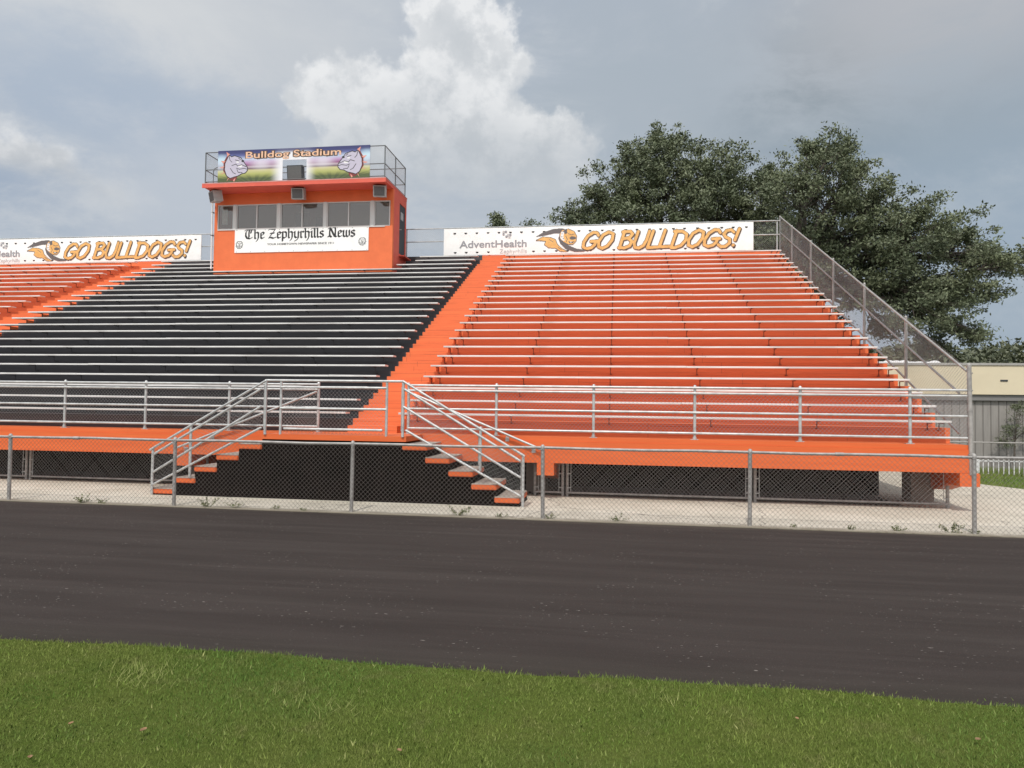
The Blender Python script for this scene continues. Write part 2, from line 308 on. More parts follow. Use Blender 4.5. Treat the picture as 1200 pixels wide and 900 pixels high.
# ------------------------------------------------------------ mesh helpers
class MB:
    def __init__(s): s.v = []; s.f = []; s.m = []
    def add(s, vs, fs, mi=0):
        k = len(s.v); s.v += [tuple(v) for v in vs]; s.f += [tuple(i + k for i in f) for f in fs]; s.m += [mi] * len(fs); return s
    def box(s, x0, x1, y0, y1, z0, z1, mi=0):
        vs = [(x, y, z) for x in (x0, x1) for y in (y0, y1) for z in (z0, z1)]
        return s.add(vs, [(0, 1, 3, 2), (4, 6, 7, 5), (0, 4, 5, 1), (2, 3, 7, 6), (0, 2, 6, 4), (1, 5, 7, 3)], mi)
    def obox(s, c, half, mtx, mi=0):
        vs = [Vector(c) + mtx @ Vector((sx * half[0], sy * half[1], sz * half[2])) for sx in (-1, 1) for sy in (-1, 1) for sz in (-1, 1)]
        return s.add(vs, [(0, 1, 3, 2), (4, 6, 7, 5), (0, 4, 5, 1), (2, 3, 7, 6), (0, 2, 6, 4), (1, 5, 7, 3)], mi)
    def tube(s, a, b, r, n=10, r1=None, mi=0, caps=True):
        a = Vector(a); b = Vector(b); d = (b - a)
        if d.length < 1e-6: return s
        q = d.to_track_quat('Z', 'Y'); r1 = r if r1 is None else r1
        vs = []
        for p, rr in ((a, r), (b, r1)):
            for i in range(n):
                t = 2 * math.pi * (i + .5) / n; vs.append(p + q @ Vector((rr * math.cos(t), rr * math.sin(t), 0)))
        fs = [(i, (i + 1) % n, n + (i + 1) % n, n + i) for i in range(n)]
        if caps: fs += [tuple(range(n - 1, -1, -1)), tuple(range(n, 2 * n))]
        return s.add(vs, fs, mi)
    def path(s, pts, r, n=8):
        for a, b in zip(pts, pts[1:]): s.tube(a, b, r, n)
        return s
    def prism_x(s, prof, x0, x1, mi=0):
        n = len(prof); vs = [(x0, y, z) for y, z in prof] + [(x1, y, z) for y, z in prof]
        return s.add(vs, [(i, (i + 1) % n, n + (i + 1) % n, n + i) for i in range(n)] + [tuple(range(n - 1, -1, -1)), tuple(range(n, 2 * n))], mi)
    def dome(s, c, r, h, n=10):
        c = Vector(c); rings = []
        for k in range(4):
            t = k / 4 * math.pi / 2
            rings.append([c + Vector((r * math.cos(t) * math.cos(2 * math.pi * i / n), r * math.cos(t) * math.sin(2 * math.pi * i / n), h * math.sin(t))) for i in range(n)])
        vs = [v for rg in rings for v in rg] + [c + Vector((0, 0, h))]
        fs = [(k * n + i, k * n + (i + 1) % n, (k + 1) * n + (i + 1) % n, (k + 1) * n + i) for k in range(3) for i in range(n)]
        fs += [(3 * n + i, 3 * n + (i + 1) % n, 4 * n) for i in range(n)]
        return s.add(vs, fs)
    def mesh(s, O, U, Vv, L, H, cell=0.072, r=0.0021, off=0.004):
        """chain link: two families of diagonal wires clipped to a (sheared) rectangle"""
        O = Vector(O); U = Vector(U); Vv = Vector(Vv); nrm = U.cross(Vv).normalized()
        for sg in (1, -1):
            k0 = -H if sg == 1 else 0.0
            k = k0
            while k < (L if sg == 1 else L + H):
                # line u = k + sg*v ... v from 0..H
                v0, v1 = 0.0, H; ua, ub = k, k + sg * H
                if sg == 1:
                    if ua < 0: v0 = -ua; ua = 0
                    if ub > L: v1 = L - k; ub = L
                else:
                    if ua > L: v0 = ua - L; ua = L
                    if ub < 0: v1 = k; ub = 0
                if v1 - v0 > 0.01:
                    o = nrm * (off * sg)
                    s.tube(O + U * ua + Vv * v0 + o, O + U * ub + Vv * v1 + o, r, 3, caps=False)
                k += cell
        return s
    def build(s, name, m, parent=None, smooth=False, mats=None):
        me = bpy.data.meshes.new(name); org = Vector(parent.location) if parent else Vector((0, 0, 0))
        if parent and parent.parent: org = org + Vector(parent.parent.location)
        me.from_pydata([tuple(Vector(v) - org) for v in s.v], [], s.f)
        for mm in (mats or [m]): me.materials.append(mm)
        if mats: me.polygons.foreach_set('material_index', s.m)
        if smooth:
            me.polygons.foreach_set('use_smooth', [len(f) <= 4 for f in s.f])
            try: me.set_sharp_from_angle(angle=R(40))
            except Exception: pass
        o = bpy.data.objects.new(name, me); col.objects.link(o)
        if parent: o.parent = parent
        return o
def tag(o, label=None, cat=None, group=None, kind=None):
    for k, v in (('label', label), ('category', cat), ('group', group), ('kind', kind)):
        if v: o[k] = v
    return o
def thing(name, label, cat, loc=(0, 0, 0), group=None):
    o = bpy.data.objects.new(name, None); col.objects.link(o); o.location = loc; o.empty_display_size = .2
    return tag(o, label, cat, group)
def struct(name, mb, m): return tag(mb.build(name, m), kind='structure')
rnd = random.Random(7); nr = np.random.default_rng(5)

# ------------------------------------------------------------ ground
ORD = ['bottom', 'second', 'third', 'fourth', 'fifth', 'sixth', 'seventh', 'eighth', 'ninth', 'tenth', 'eleventh', 'twelfth', 'thirteenth', 'fourteenth', 'fifteenth', 'sixteenth', 'seventeenth', 'eighteenth', 'nineteenth', 'twentieth', 'twenty-first', 'twenty-second', 'topmost']
XL0 = -30.4
def sheet(x0, x1, y0, y1, z):
    return MB().add([(x0, y0, z), (x1, y0, z), (x1, y1, z), (x0, y1, z)], [(0, 1, 2, 3)])
struct('ground', sheet(-600, 600, -500, 900, -0.03), FARG)
struct('track', sheet(-90, 90, 4.5, 10.98, 0.0), TRACK)
m = MB(); m.add([(-60, 10.93, 0.012), (9.5, 10.93, 0.012), (16, 10.93, 0.012), (16, 14.0, 0.012), (11.2, 15.9, 0.012), (9.35, 17.3, 0.012), (8.7, 18.6, 0.012), (8.2, 20.6, 0.012), (7.6, 24, .012), (7.6, 31, .012), (-60, 31, 0.012)], [tuple(range(11))])
m.add([(-60, 10.93, -0.02), (16, 10.93, -0.02), (16, 10.93, 0.012), (-60, 10.93, 0.012)], [(0, 1, 2, 3)])
struct('concrete_apron', m, CONC)
struct('under_stand_shade', sheet(XL0, 5.2, 14.02, 28.0, 0.018), mat('under_stand_shade_tone', (0.055, 0.042, 0.034), 0.95, var=.3, vscale=2))  # dark sheet on the ground, its colour carries the shade under the stand
def lawn_edge(x): return 4.64 + 0.03 * math.sin(x * 1.7) + 0.015 * math.sin(x * 5.3 + 1)
m = MB(); xs = [-60] + [-14 + i * 0.25 for i in range(105)] + [60]
vs = [(x, -30, 0.02) for x in xs] + [(x, lawn_edge(x), 0.02) for x in xs] + [(x, lawn_edge(x) + .02, -.01) for x in xs]; k = len(xs)
m.add(vs, [(i, i + 1, k + i + 1, k + i) for i in range(k - 1)] + [(k + i, k + i + 1, 2 * k + i + 1, 2 * k + i) for i in range(k - 1)])
struct('lawn', m, LAWN)

def tri_cloud(name, V3, m, tint, parent=None, per=3):
    """V3: (n,per,3) array -> one mesh of n separate faces, with a per-face tint"""
    n = V3.shape[0]; me = bpy.data.meshes.new(name)
    org = np.array(parent.location) if parent else np.zeros(3)
    me.vertices.add(n * per); me.vertices.foreach_set('co', (V3 - org).astype(np.float32).ravel())
    me.loops.add(n * per); me.loops.foreach_set('vertex_index', np.arange(n * per, dtype=np.int32))
    me.polygons.add(n); me.polygons.foreach_set('loop_start', np.arange(0, n * per, per, dtype=np.int32))
    at = me.attributes.new('tint', 'FLOAT', 'FACE'); at.data.foreach_set('value', tint.astype(np.float32))
    me.update(calc_edges=True); me.validate(); me.materials.append(m)
    o = bpy.data.objects.new(name, me); col.objects.link(o)
    if parent: o.parent = parent
    return o
# blades: density falls off away from what the photo shows
def blades(n, x0, x1, y0, y1, h0, h1, wd):
    x = nr.uniform(x0, x1, n); y = nr.uniform(y0, y1, n)
    edge = 4.65 + 0.03 * np.sin(x * 1.7) + 0.015 * np.sin(x * 5.3 + 1) + .02 * np.sin(x * 17) * np.sin(x * 9.1) + nr.uniform(-.03, .03, n) + (nr.random(n) < .04) * nr.uniform(0, .09, n)
    k = y < edge; x = x[k]; y = y[k]; n = len(x)
    a = nr.uniform(0, 2 * np.pi, n); h = nr.uniform(h0, h1, n) * (0.9 + 0.2 * (np.sin(x * 2.1 + y * 3) * .5 + .5)); le = nr.uniform(.15, .9, n) * h
    la = nr.uniform(0, 2 * np.pi, n); ww = wd * nr.uniform(.6, 1.4, n)
    P = np.zeros((n, 3, 3)); z = 0.015
    P[:, 0] = np.stack([x - ww * np.cos(a), y - ww * np.sin(a), np.full(n, z)], 1)
    P[:, 1] = np.stack([x + ww * np.cos(a), y + ww * np.sin(a), np.full(n, z)], 1)
    P[:, 2] = np.stack([x + le * np.cos(la), y + le * np.sin(la), z + h], 1)
    t = np.clip(nr.normal(0.05, 0.12, n), 0, 1); t[nr.random(n) < .02] = .8
    return P, t
Ps, ts = zip(blades(420000, -6.2, 4.6, 2.9, 4.75, .010, .023, .0019), blades(60000, -12, 8, 1.2, 4.75, .016, .036, .005), blades(260, -6.2, 4.6, 3.0, 4.6, .04, .065, .0014))
ts = list(ts); ts[2][:] = np.clip(nr.normal(.5, .2, len(ts[2])), 0, 1)
# a few seedy tufts
tc_ = []
for (cx, cy, nn) in ((-3.0, 4.2, 70), (-2.85, 4.05, 50), (-1.6, 3.85, 30), (-1.95, 4.0, 25), (0.3, 4.35, 16)):
    x = nr.normal(cx, .13, nn); y = nr.normal(cy, .07, nn); h = nr.uniform(.04, .09, nn); la = nr.uniform(0, 6.28, nn)
    P = np.zeros((nn, 3, 3)); P[:, 0] = np.stack([x - .0015, y, np.full(nn, .02)], 1); P[:, 1] = np.stack([x + .0015, y, np.full(nn, .02)], 1)
    P[:, 2] = np.stack([x + .06 * np.cos(la), y + .06 * np.sin(la), h], 1); tc_.append((P, np.full(nn, .75)))
P = np.concatenate(list(Ps) + [a for a, b in tc_]); t = np.concatenate(ts + [b for a, b in tc_])
tag(tri_cloud('mown_grass', P, BLADE, t), 'short green mown grass along the near edge of the running track', 'grass', kind='stuff')

# ------------------------------------------------------------ grandstand
Y0, Z0, RUN, RISE = 27.25, 7.607, 0.61, 0.2739
DECK = 1.17; XR, XL = 6.05, -30.45
tz = lambda i: DECK + (22 - i) * RISE
ry = lambda i: Y0 - RUN * i - 0.30
stand = thing('grandstand', 'long stepped stadium stand painted orange and black, with an orange front beam and walkway', 'grandstand', (-12.2, 13.3, 0))
def terrace(x0, x1, m, name='seating_terrace'):
    prof = []
    for i in range(21, -1, -1):
        prof += [(ry(i), tz(i + 1) + (0 if i < 21 else 0.0)), (ry(i), tz(i))]
    prof += [(27.56, tz(0)), (27.56, 7.47), (28.02, 7.47), (28.02, 7.76), (28.35, 7.76), (28.35, tz(0) - .25), (ry(0), tz(0) - .42), (ry(21) - .02, DECK - .22), (ry(21), DECK)]
    # remove the doubled first point
    mb = MB()
    n = len(prof)
    mb.v = [(x0, y, z) for y, z in prof] + [(x1, y, z) for y, z in prof]
    mb.f = [(i, (i + 1) % n, n + (i + 1) % n, n + i) for i in range(n - 1)]
    mb.m = [0] * len(mb.f)
    # end walls, a quad per step
    for xx in (x0, x1):
        for i in range(21, -1, -1):
            yb = ry(i - 1) if i > 0 else 28.02
            za = DECK - .22 + (ry(i) - ry(21)) * 0.449; zb = za + (yb - ry(i)) * 0.449
            mb.add([(xx, ry(i), za), (xx, yb, zb), (xx, yb, tz(i)), (xx, ry(i), tz(i))], [(0, 1, 2, 3)])
    return mb.build(name, m, stand)
S_R = (-4.34, XR); S_M = (-18.93, -5.38); S_L = (XL, -20.06)
tag(terrace(S_R[0] - .0, S_R[1], ORANGE), 'orange painted terrace on the right')
tag(terrace(*S_M, BLACKP), 'black painted terrace behind the press box side')
tag(terrace(*S_L, ORANGE), 'orange painted terrace on the far left')
for (x0, x1, lab) in ((S_M[1], S_R[0], 'orange stepped aisle between the black and orange seats'), (S_L[1], S_M[0], 'far orange stepped aisle on the left')):
    a = terrace(x0 + .001, x1 - .001, ORANGE, 'aisle'); tag(a, lab)
    hb = MB()
    for i in range(22):
        hb.box(x0 + .004, x1 - .004, ry(i) - .30, ry(i) + .01, tz(i + 1) - .02, tz(i + 1) + RISE / 2)
    hb.build('half_steps', ORANGE, a) if False else None
    o = hb.build('aisle_half_steps', ORANGE, stand)
# walkway deck and fascia
m = MB(); m.box(XL, XR, 13.335, ry(21) + .0, DECK - .24, DECK - .003); m.build('walkway_deck', ORANGE, stand)
m = MB(); m.box(XL, 6.01, 13.30, 13.334, .69, 1.085); m.box(XL, 5.995, 13.318, 13.334, 1.087, DECK + .002); m.box(XL, 6.01, 13.334, 13.62, .69, DECK - .245)
m.build('front_beam', FASCIA, stand)
# raker beams with stubs, columns
for xc in (-30.2, -23.27, -15.95, -8.63, -1.30, 6.0):
    m = MB(); m.prism_x([(13.29, .46), (13.29, .687), (13.9, .687), (14.1, .93), (28.2, 7.0 - .1), (28.2, 6.3), (14.35, .30), (13.7, .46)][::-1], xc - .16, xc + .16)
    m.build('raker_beam', FASCIA, stand)
    for (yy, zz) in ((14.5, .55), (20.5, 3.0), (27.0, 5.9)):
        m = MB(); m.box(xc - .50, xc - .10, yy - .05, yy + .4, -.02, zz + .3); m.build('column', COLC, stand)
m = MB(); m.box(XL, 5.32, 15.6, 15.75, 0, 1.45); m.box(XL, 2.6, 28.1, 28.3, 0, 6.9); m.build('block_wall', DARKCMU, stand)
# stair platform and black infill
m = MB(); m.box(-6.38, -3.66, 12.2, 13.30, 1.085, DECK + .01); m.build('stair_platform', FASCIA, stand)
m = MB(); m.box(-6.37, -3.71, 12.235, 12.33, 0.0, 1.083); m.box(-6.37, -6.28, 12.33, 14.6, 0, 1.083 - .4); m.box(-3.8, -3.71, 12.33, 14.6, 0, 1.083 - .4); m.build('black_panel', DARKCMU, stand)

# ------------------------------------------------------------ benches
def bench(x0, x1, i, label, group):
    ys = Y0 - RUN * i; zs = Z0 - RISE * i
    t = thing('bench', label, 'bench', ((x0 + x1) / 2, ys, tz(i)), group)
    m = MB()
    # ribbed aluminium plank in lengths with small butt gaps
    xs = [x0]; 
    while xs[-1] < x1 - 7.6: xs.append(xs[-1] + 6.1 + rnd.uniform(-.6, .6))
    xs.append(x1)
    for a, b in zip(xs, xs[1:]):
        dz = rnd.uniform(-.003, .003); ta = rnd.uniform(-.004, .004)
        a2, b2 = a + .003, b - .003
        m.add([(a2, ys, zs - .036 + dz), (a2, ys, zs - .006 + dz + ta), (a2, ys + .006, zs + dz + ta), (a2, ys + .236, zs + dz), (a2, ys + .24, zs - .006 + dz), (a2, ys + .24, zs - .036 + dz),
               (b2, ys, zs - .036 + dz), (b2, ys, zs - .006 + dz - ta), (b2, ys + .006, zs + dz - ta), (b2, ys + .236, zs + dz), (b2, ys + .24, zs - .006 + dz), (b2, ys + .24, zs - .036 + dz)],
              [(k, (k + 1) % 6, 6 + (k + 1) % 6, 6 + k) for k in range(6)] + [(5, 4, 3, 2, 1, 0), (6, 7, 8, 9, 10, 11)])
    m.build('seat_plank', ALU, t)
    xb = [x0 + .13, x0 + .33] if x0 > -5 else [x0 + .33]
    n = max(1, round((x1 - x0 - .6) / 1.83)); st = (x1 - .32 - (x0 + .33)) / n
    xb += [x0 + .33 + st * k for k in range(1, n + 1)] + ([x1 - .12] if x0 > -5 else [])
    first = None
    bm = brk_o if x0 < -6 and x0 > -19.5 or (x0 > -19 and x1 < -5) else brk_r
    for x in xb:
        o = bpy.data.objects.new('bracket', bm); col.objects.link(o); o.parent = t
        o.location = (x - t.location.x, 0, 0)
def bracket_mesh(m):
    b = MB(); b.box(-.012, .012, .03, .235, .352, .366); b.box(-.008, .008, .22, .235, .235, .352); b.box(-.012, .03, .225, .308, .225, .237)
    o = b.build('tmp', m); me = o.data; me.name = 'bracket'; bpy.data.objects.remove(o); return me
brk_r = bracket_mesh(mat('bracket_dark_orange', (0.16, 0.04, 0.025), 0.7)); brk_o = bracket_mesh(BLACKP)
for i in range(22, -1, -1):
    nm = ORD[22 - i]; cnt = f'{nm} row up from the walkway' if i > 0 else 'topmost row under the long sign'
    if i == 22: cnt = 'lowest row just behind the walkway rail'
    bench(-4.32, 5.95, i, f'aluminium bench right of the orange aisle, {cnt}', 'benches on the right orange terrace')
    if i >= 3: bench(-18.88, -5.42, i, f'aluminium bench on the black terrace, {cnt}', 'benches on the black terrace')
    else:
        w_ = {2: 'third', 1: 'second', 0: 'topmost'}[i]
        bench(-8.30 if i == 2 else -7.75, -5.42, i, f'short aluminium bench just right of the press box, {w_} row from the top', 'short benches beside the press box')
        bench(-18.88, -15.75, i, f'short aluminium bench just left of the press box, {w_} row from the top', 'short benches beside the press box')
    if i <= 12:
        bench(-30.35, -20.10, i, f'aluminium bench left of the far aisle, {"topmost" if i == 0 else "number %d from the top" % (i + 1)} row', 'benches on the far left orange terrace')

# ------------------------------------------------------------ front chain link fence
fx0, fy0, fa, fsp, fh = -10.3674, 11.013, 0.0042, 3.0847, 1.119
fp = lambda k: Vector((fx0 + fsp * k * math.cos(fa), fy0 + fsp * k * math.sin(fa), 0))
fence = thing('chain_link_fence', 'waist-high weathered chain link fence between the dark track and the concrete', 'fence', tuple(fp(2)))
for k in range(-3, 9):
    p = fp(k); m = MB(); jx = rnd.uniform(-.012, .012)
    m.tube((p.x, p.y, 0), (p.x + jx, p.y, fh - .015), .030, 12); m.dome((p.x + jx, p.y, fh - .015), .036, .05); m.tube((p.x + jx, p.y, fh - .05), (p.x + jx, p.y, fh - .012), .036, 12)
    for zz in (.25, .55, .85): m.tube((p.x, p.y, zz), (p.x, p.y, zz + .006), .034, 10)
    m.build('post', OLDGALV, fence, True)
m = MB(); a = fp(-3); b = fp(8)
pts = [a + (b - a) * (k / 44) + Vector((0, -.002, fh - .02 + (0.006 * math.sin(k * 1.9)))) for k in range(45)]
m.path(pts, .0215, 10)
for k in range(1, 11, 2):
    p = fp(k - 3) + Vector((1.2, -.002, fh - .02)); m.tube(p, p + Vector((.12, 0, 0)), .027, 10)
m.build('top_rail', OLDGALV, fence, True)
m = MB(); L = (b - a).length; m.mesh(a + Vector((0, -.034, .02)), (b - a).normalized(), (0, 0, 1), L, fh - .035, .0735, .0021)
m.build('wire_mesh', WIRED, fence)

# ------------------------------------------------------------ walkway railings
def walkway_rail(xs, x0, x1, label, name='railing'):
    t = thing(name, label, 'railing', (xs[0], 13.36, DECK))
    for x in xs:
        m = MB(); m.tube((x, 13.36, DECK), (x, 13.36, 2.13), .027, 10); m.dome((x, 13.36, 2.13), .031, .04); m.box(x - .07, x + .07, 13.34, 13.44, DECK, DECK + .012); m.tube((x, 13.36, DECK), (x, 13.36, DECK + .05), .036, 10)
        m.build('post', GALV, t, True)
    for z, nm in ((2.115, 'top_rail'), (2.015, 'upper_rail'), (1.665, 'mid_rail'), (1.29, 'bottom_rail')):
        m = MB(); m.tube((x0, 13.325, z), (x1, 13.325, z), .0215, 10); m.build(nm, GALV, t, True)
    m = MB(); m.mesh((x0, 13.35, 1.29), (1, 0, 0), (0, 0, 1), x1 - x0, .74, .072, .0021); m.build('wire_mesh', WIRE, t)
    return t
walkway_rail([-13.17 - 1.83 * 2, -13.17 - 1.83, -13.17, -11.34, -9.51, -7.68, -5.80], -16.9, -5.80, 'silver pipe and chain link railing in front of the black seats')
walkway_rail([-3.97, -2.25, -.42, 1.41, 3.24, 5.07], -3.97, 5.98, 'long silver pipe and chain link railing in front of the right orange seats')
# corner post and tall side fence climbing the right end
side = thing('side_fence', 'tall chain link fence climbing the right end of the stand', 'fence', (6.13, 13.35, .7))
m = MB(); m.tube((6.03, 13.30, .66), (6.0, 13.30, 2.54), .037, 12); m.dome((6.0, 13.30, 2.54), .04, .05)
for zz in (1.0, 1.35, 1.75, 2.1, 2.4): m.tube((6.015, 13.30, zz), (6.015, 13.30, zz + .02), .043, 12)
m.build('corner_post', OLDGALV, side, True)
sl = 0.449; zt_ = lambda y: 2.545 + (y - 13.65) * 0.4475
X = 6.13
for y in (16.35, 18.95, 21.55, 23.95, 26.45, 28.35):
    m = MB(); m.tube((X, y, zt_(y) - 1.62), (X, y, zt_(y)), .030, 10); m.dome((X, y, zt_(y)), .033, .04); m.build('post', OLDGALV, side, True)
for nm, off in (('top_rail', 0), ('mid_rail', -.60), ('bottom_rail', -1.33)):
    m = MB(); m.tube((X if off else 6.03, 13.45 + (.0 if off == 0 else .5), zt_(13.45 + (.0 if off == 0 else .5)) + off), (X, 28.35, zt_(28.35) + off), .0215, 10); m.build(nm, OLDGALV, side, True)
Usl = Vector((0, 1, 0.4475)); m = MB(); Lh = 28.35 - 13.45
m.mesh((X - .02, 13.45, zt_(13.45) - 1.33), Usl, (0, 0, 1), Lh, 1.33, .072, .0020)
m.build('wire_mesh', WIRE, side)
# rear railing at the very top
rear = thing('rear_railing', 'chain link railing along the top back edge of the stand behind the long signs', 'railing', (-12.2, 28.22, tz(0)))
x = XL
while x < 6.1:
    m = MB(); m.tube((x, 28.22, tz(0)), (x, 28.22, 8.95), .027, 8); m.build('post', GALV, rear, True); x += 2.43
for nm, z in (('top_rail', 8.93), ('mid_rail', 8.40), ('bottom_rail', 7.75)):
    m = MB(); m.tube((XL, 28.19, z), (6.1, 28.19, z), .0215, 8); m.build(nm, GALV, rear, True)
m = MB(); m.mesh((XL, 28.25, 7.3), (1, 0, 0), (0, 0, 1), 36.5, 1.62, .08, .0021); m.build('wire_mesh', WIRE, rear)

# ------------------------------------------------------------ stairs
ST_R = [(-3.73, -3.28, 1.045), (-3.31, -2.87, .825), (-2.89, -2.45, .605), (-2.48, -2.03, .39), (-2.07, -1.63, .175)]
ST_L = [(-6.82, -6.37, 1.0), (-7.25, -6.82, .79), (-7.68, -7.24, .565), (-8.06, -7.66, .35), (-8.53, -8.08, .14)]
def stairs(steps, label):
    t = thing('stairs', label, 'stairs', (sum(s[0] for s in steps) / 5, 12.7, 0))
    for (a, b, z) in steps:
        m = MB(); w2 = .0
        # tread slab: rounded orange edge body with a worn concrete top
        for (x0, x1, y0, y1, z0, z1) in ((a, b, 12.20, 13.27, z - .105, z - .012),):
            bm = bmesh.new(); bmesh.ops.create_cube(bm, size=1)
            for v in bm.verts: v.co = Vector(((x0 + x1) / 2 + v.co.x * (x1 - x0), (y0 + y1) / 2 + v.co.y * (y1 - y0), (z0 + z1) / 2 + v.co.z * (z1 - z0)))
            bmesh.ops.bevel(bm, geom=[e for e in bm.edges], offset=.014, segments=2, affect='EDGES')
            me = bpy.data.meshes.new('tread'); 
            for v in bm.verts: v.co -= t.location
            bm.to_mesh(me); bm.free(); me.materials.append(FASCIA)
            tr = bpy.data.objects.new('tread', me); col.objects.link(tr); tr.parent = t
        m.box(a + .004, b - .004, 12.206, 13.262, z - .016, z); m.build('tread_top', TREADC, tr)
        for v in tr.children[0].data.vertices: pass
    m = MB()
    sp2 = sorted(steps, key=lambda q: q[2]); out_ = []
    for k_, (a, b, z) in enumerate(sp2):
        if k_ < 4:      # stop where the next higher block begins
            na, nb, _ = sp2[k_ + 1]
            if na > a: b = na - .001
            else: a = nb + .001
        out_.append((a, b, z))
    for (a, b, z) in out_: m.box(a - .0, b + .0, 12.238, 13.24, 0, z - .107)
    for q in range(1): pass
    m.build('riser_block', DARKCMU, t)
    return t
def build_child_fix(): pass
stairs(ST_R, 'concrete stairs with orange tread edges running down to the right of the platform')
stairs(ST_L, 'concrete stairs with orange tread edges running down to the left of the platform')

def rail_line(name, a, b, t, r=.0215, ext=None):
    m = MB(); m.tube(a, b, r, 10); m.dome(a, r, .012); return m.build(name, GALV, t, True)
# platform railing
t = thing('platform_railing', 'silver pipe railing across the front of the stair platform', 'railing', (-5.0, 12.22, DECK))
for x in (-6.02, -4.03):
    m = MB(); m.tube((x, 12.22, DECK), (x, 12.22, 2.15), .024, 10); m.build('post', GALV, t, True)
for nm, z, x0, x1 in (('top_rail', 2.15, -6.3, -3.73), ('upper_rail', 2.03, -6.02, -4.03), ('mid_rail', 1.65, -6.02, -4.03), ('bottom_rail', 1.28, -5.95, -4.1)):
    m = MB(); m.tube((x0, 12.21, z), (x1, 12.21, z), .0225, 10); m.build(nm, GALV, t, True)
m = MB(); m.mesh((-6.02, 12.24, 1.19), (1, 0, 0), (0, 0, 1), 1.99, .84, .072, .0021); m.build('wire_mesh', WIRE, t)
def stair_rail(top, bot, mid, lines, label):
    t = thing('stair_railing', label, 'railing', (bot[0], 12.2, 0))
    for (x, z0, z1) in (top, mid, bot):
        m = MB(); m.tube((x, 12.19, z0), (x, 12.19, z1), .026, 10); m.dome((x, 12.19, z1), .026, .02); m.build('post', GALV, t, True)
        dx = .06 if bot[0] > -4 else .05
        m = MB(); m.tube((x + dx - .1, 12.23, z0 + .1), (x + dx - .1, 12.23, z1 - .1), .008, 6)
        for zz in (z0 + .25, z1 - .25): m.tube((x, 12.22, zz), (x + dx - .1, 12.23, zz), .01, 6)
        m.build('tension_bar', GALV, t)
    for a, b in lines:
        m = MB(); m.tube((a[0], 12.17, a[1]), (b[0], 12.17, b[1]), .0215, 10); m.dome((a[0], 12.17, a[1]), .0215, .01); m.build('handrail', GALV, t, True)
    m = MB()
    (a0, a1), (b0, b1) = lines[-1][0], lines[-1][1]; (c0, c1) = lines[1][0]
    s_ = -1 if bot[0] < top[0] else 1
    O = Vector((a0, 12.215, a1)); U = Vector(((b0 - a0), 0, (b1 - a1))); Lx = abs(b0 - a0); U = U / Lx
    m.mesh(O, U, (0, 0, 1), Lx, c1 - a1 - .03, .072, .0021); m.build('wire_mesh', WIRE, t)
stair_rail((-3.72, DECK, 2.15), (-1.575, 0, .90), (-2.325, .61, 1.36), [((-3.72, 2.15), (-1.55, .885)), ((-3.69, 2.01), (-1.62, .80)), ((-3.70, 1.70), (-1.62, .52)), ((-3.66, 1.29), (-1.61, .20))], 'silver pipe stair railing sloping down to the right')
stair_rail((-6.30, DECK, 2.15), (-8.50, 0, .86), (-7.75, .35, 1.31), [((-6.30, 2.14), (-8.55, .84)), ((-6.37, 2.0), (-8.46, .77)), ((-6.37, 1.68), (-8.48, .43)), ((-6.37, 1.29), (-8.48, .20))], 'silver pipe stair railing sloping down to the left')
for (a, b, lab) in ((Vector((-3.97, 13.22, 2.0)), Vector((-1.34, 13.22, .93)), 'wall handrail on the orange beam beside the right stairs'), (Vector((-5.78, 13.22, 1.97)), Vector((-8.75, 13.22, .80)), 'wall handrail on the orange beam beside the left stairs')):
    t = thing('wall_handrail', lab, 'handrail', tuple(b))
    m = MB(); m.tube(a, b, .0215, 10); m.dome(b, .0215, .01); m.build('pipe', GALV, t, True)
    for f_ in (.74, .93):
        p = a + (b - a) * f_; m = MB(); m.path([p, p + Vector((0, .0, -.07)), p + Vector((0, .075, -.09))], .009, 6); m.box(p.x - .035, p.x + .035, 13.29, 13.302, p.z - .13, p.z - .05); m.build('bracket', GALV, t)
# fence panels under the deck
def low_panel(x0, x1, label):
    t = thing('low_fence', label, 'fence', (x0, 13.9, 0), 'chain link panels closing the space under the walkway')
    for x in (x0, x1):
        m = MB(); m.tube((x, 13.9, 0), (x, 13.9, .685), .03, 10); m.build('post', OLDGALV, t, True)
        s_ = 1 if x == x0 else -1
        m = MB(); m.tube((x + s_ * .07, 13.88, .08), (x + s_ * .07, 13.88, .685), .007, 6)
        for zz in (.18, .45): m.tube((x, 13.87, zz), (x + s_ * .07, 13.87, zz), .011, 6)
        m.build('tension_bar', GALV, t)
    m = MB(); m.tube((x0, 13.88, .085), (x1, 13.88, .085), .0215, 10); m.build('bottom_rail', OLDGALV, t, True)
    m = MB(); m.mesh((x0 + .07, 13.9, .07), (1, 0, 0), (0, 0, 1), x1 - x0 - .14, .61, .072, .0021); m.build('wire_mesh', WIRE, t)
low_panel(-16.3, -12.68, 'chain link panel under the walkway at the far left edge')
low_panel(-12.58, -8.45, 'chain link panel under the walkway left of the left stairs')
low_panel(-1.56, -1.02, 'narrow chain link panel under the walkway just right of the right stairs')
low_panel(-.93, 2.47, 'chain link panel under the walkway in the middle of the right side')
low_panel(2.57, 5.90, 'chain link panel under the walkway beside the concrete column at the right end')

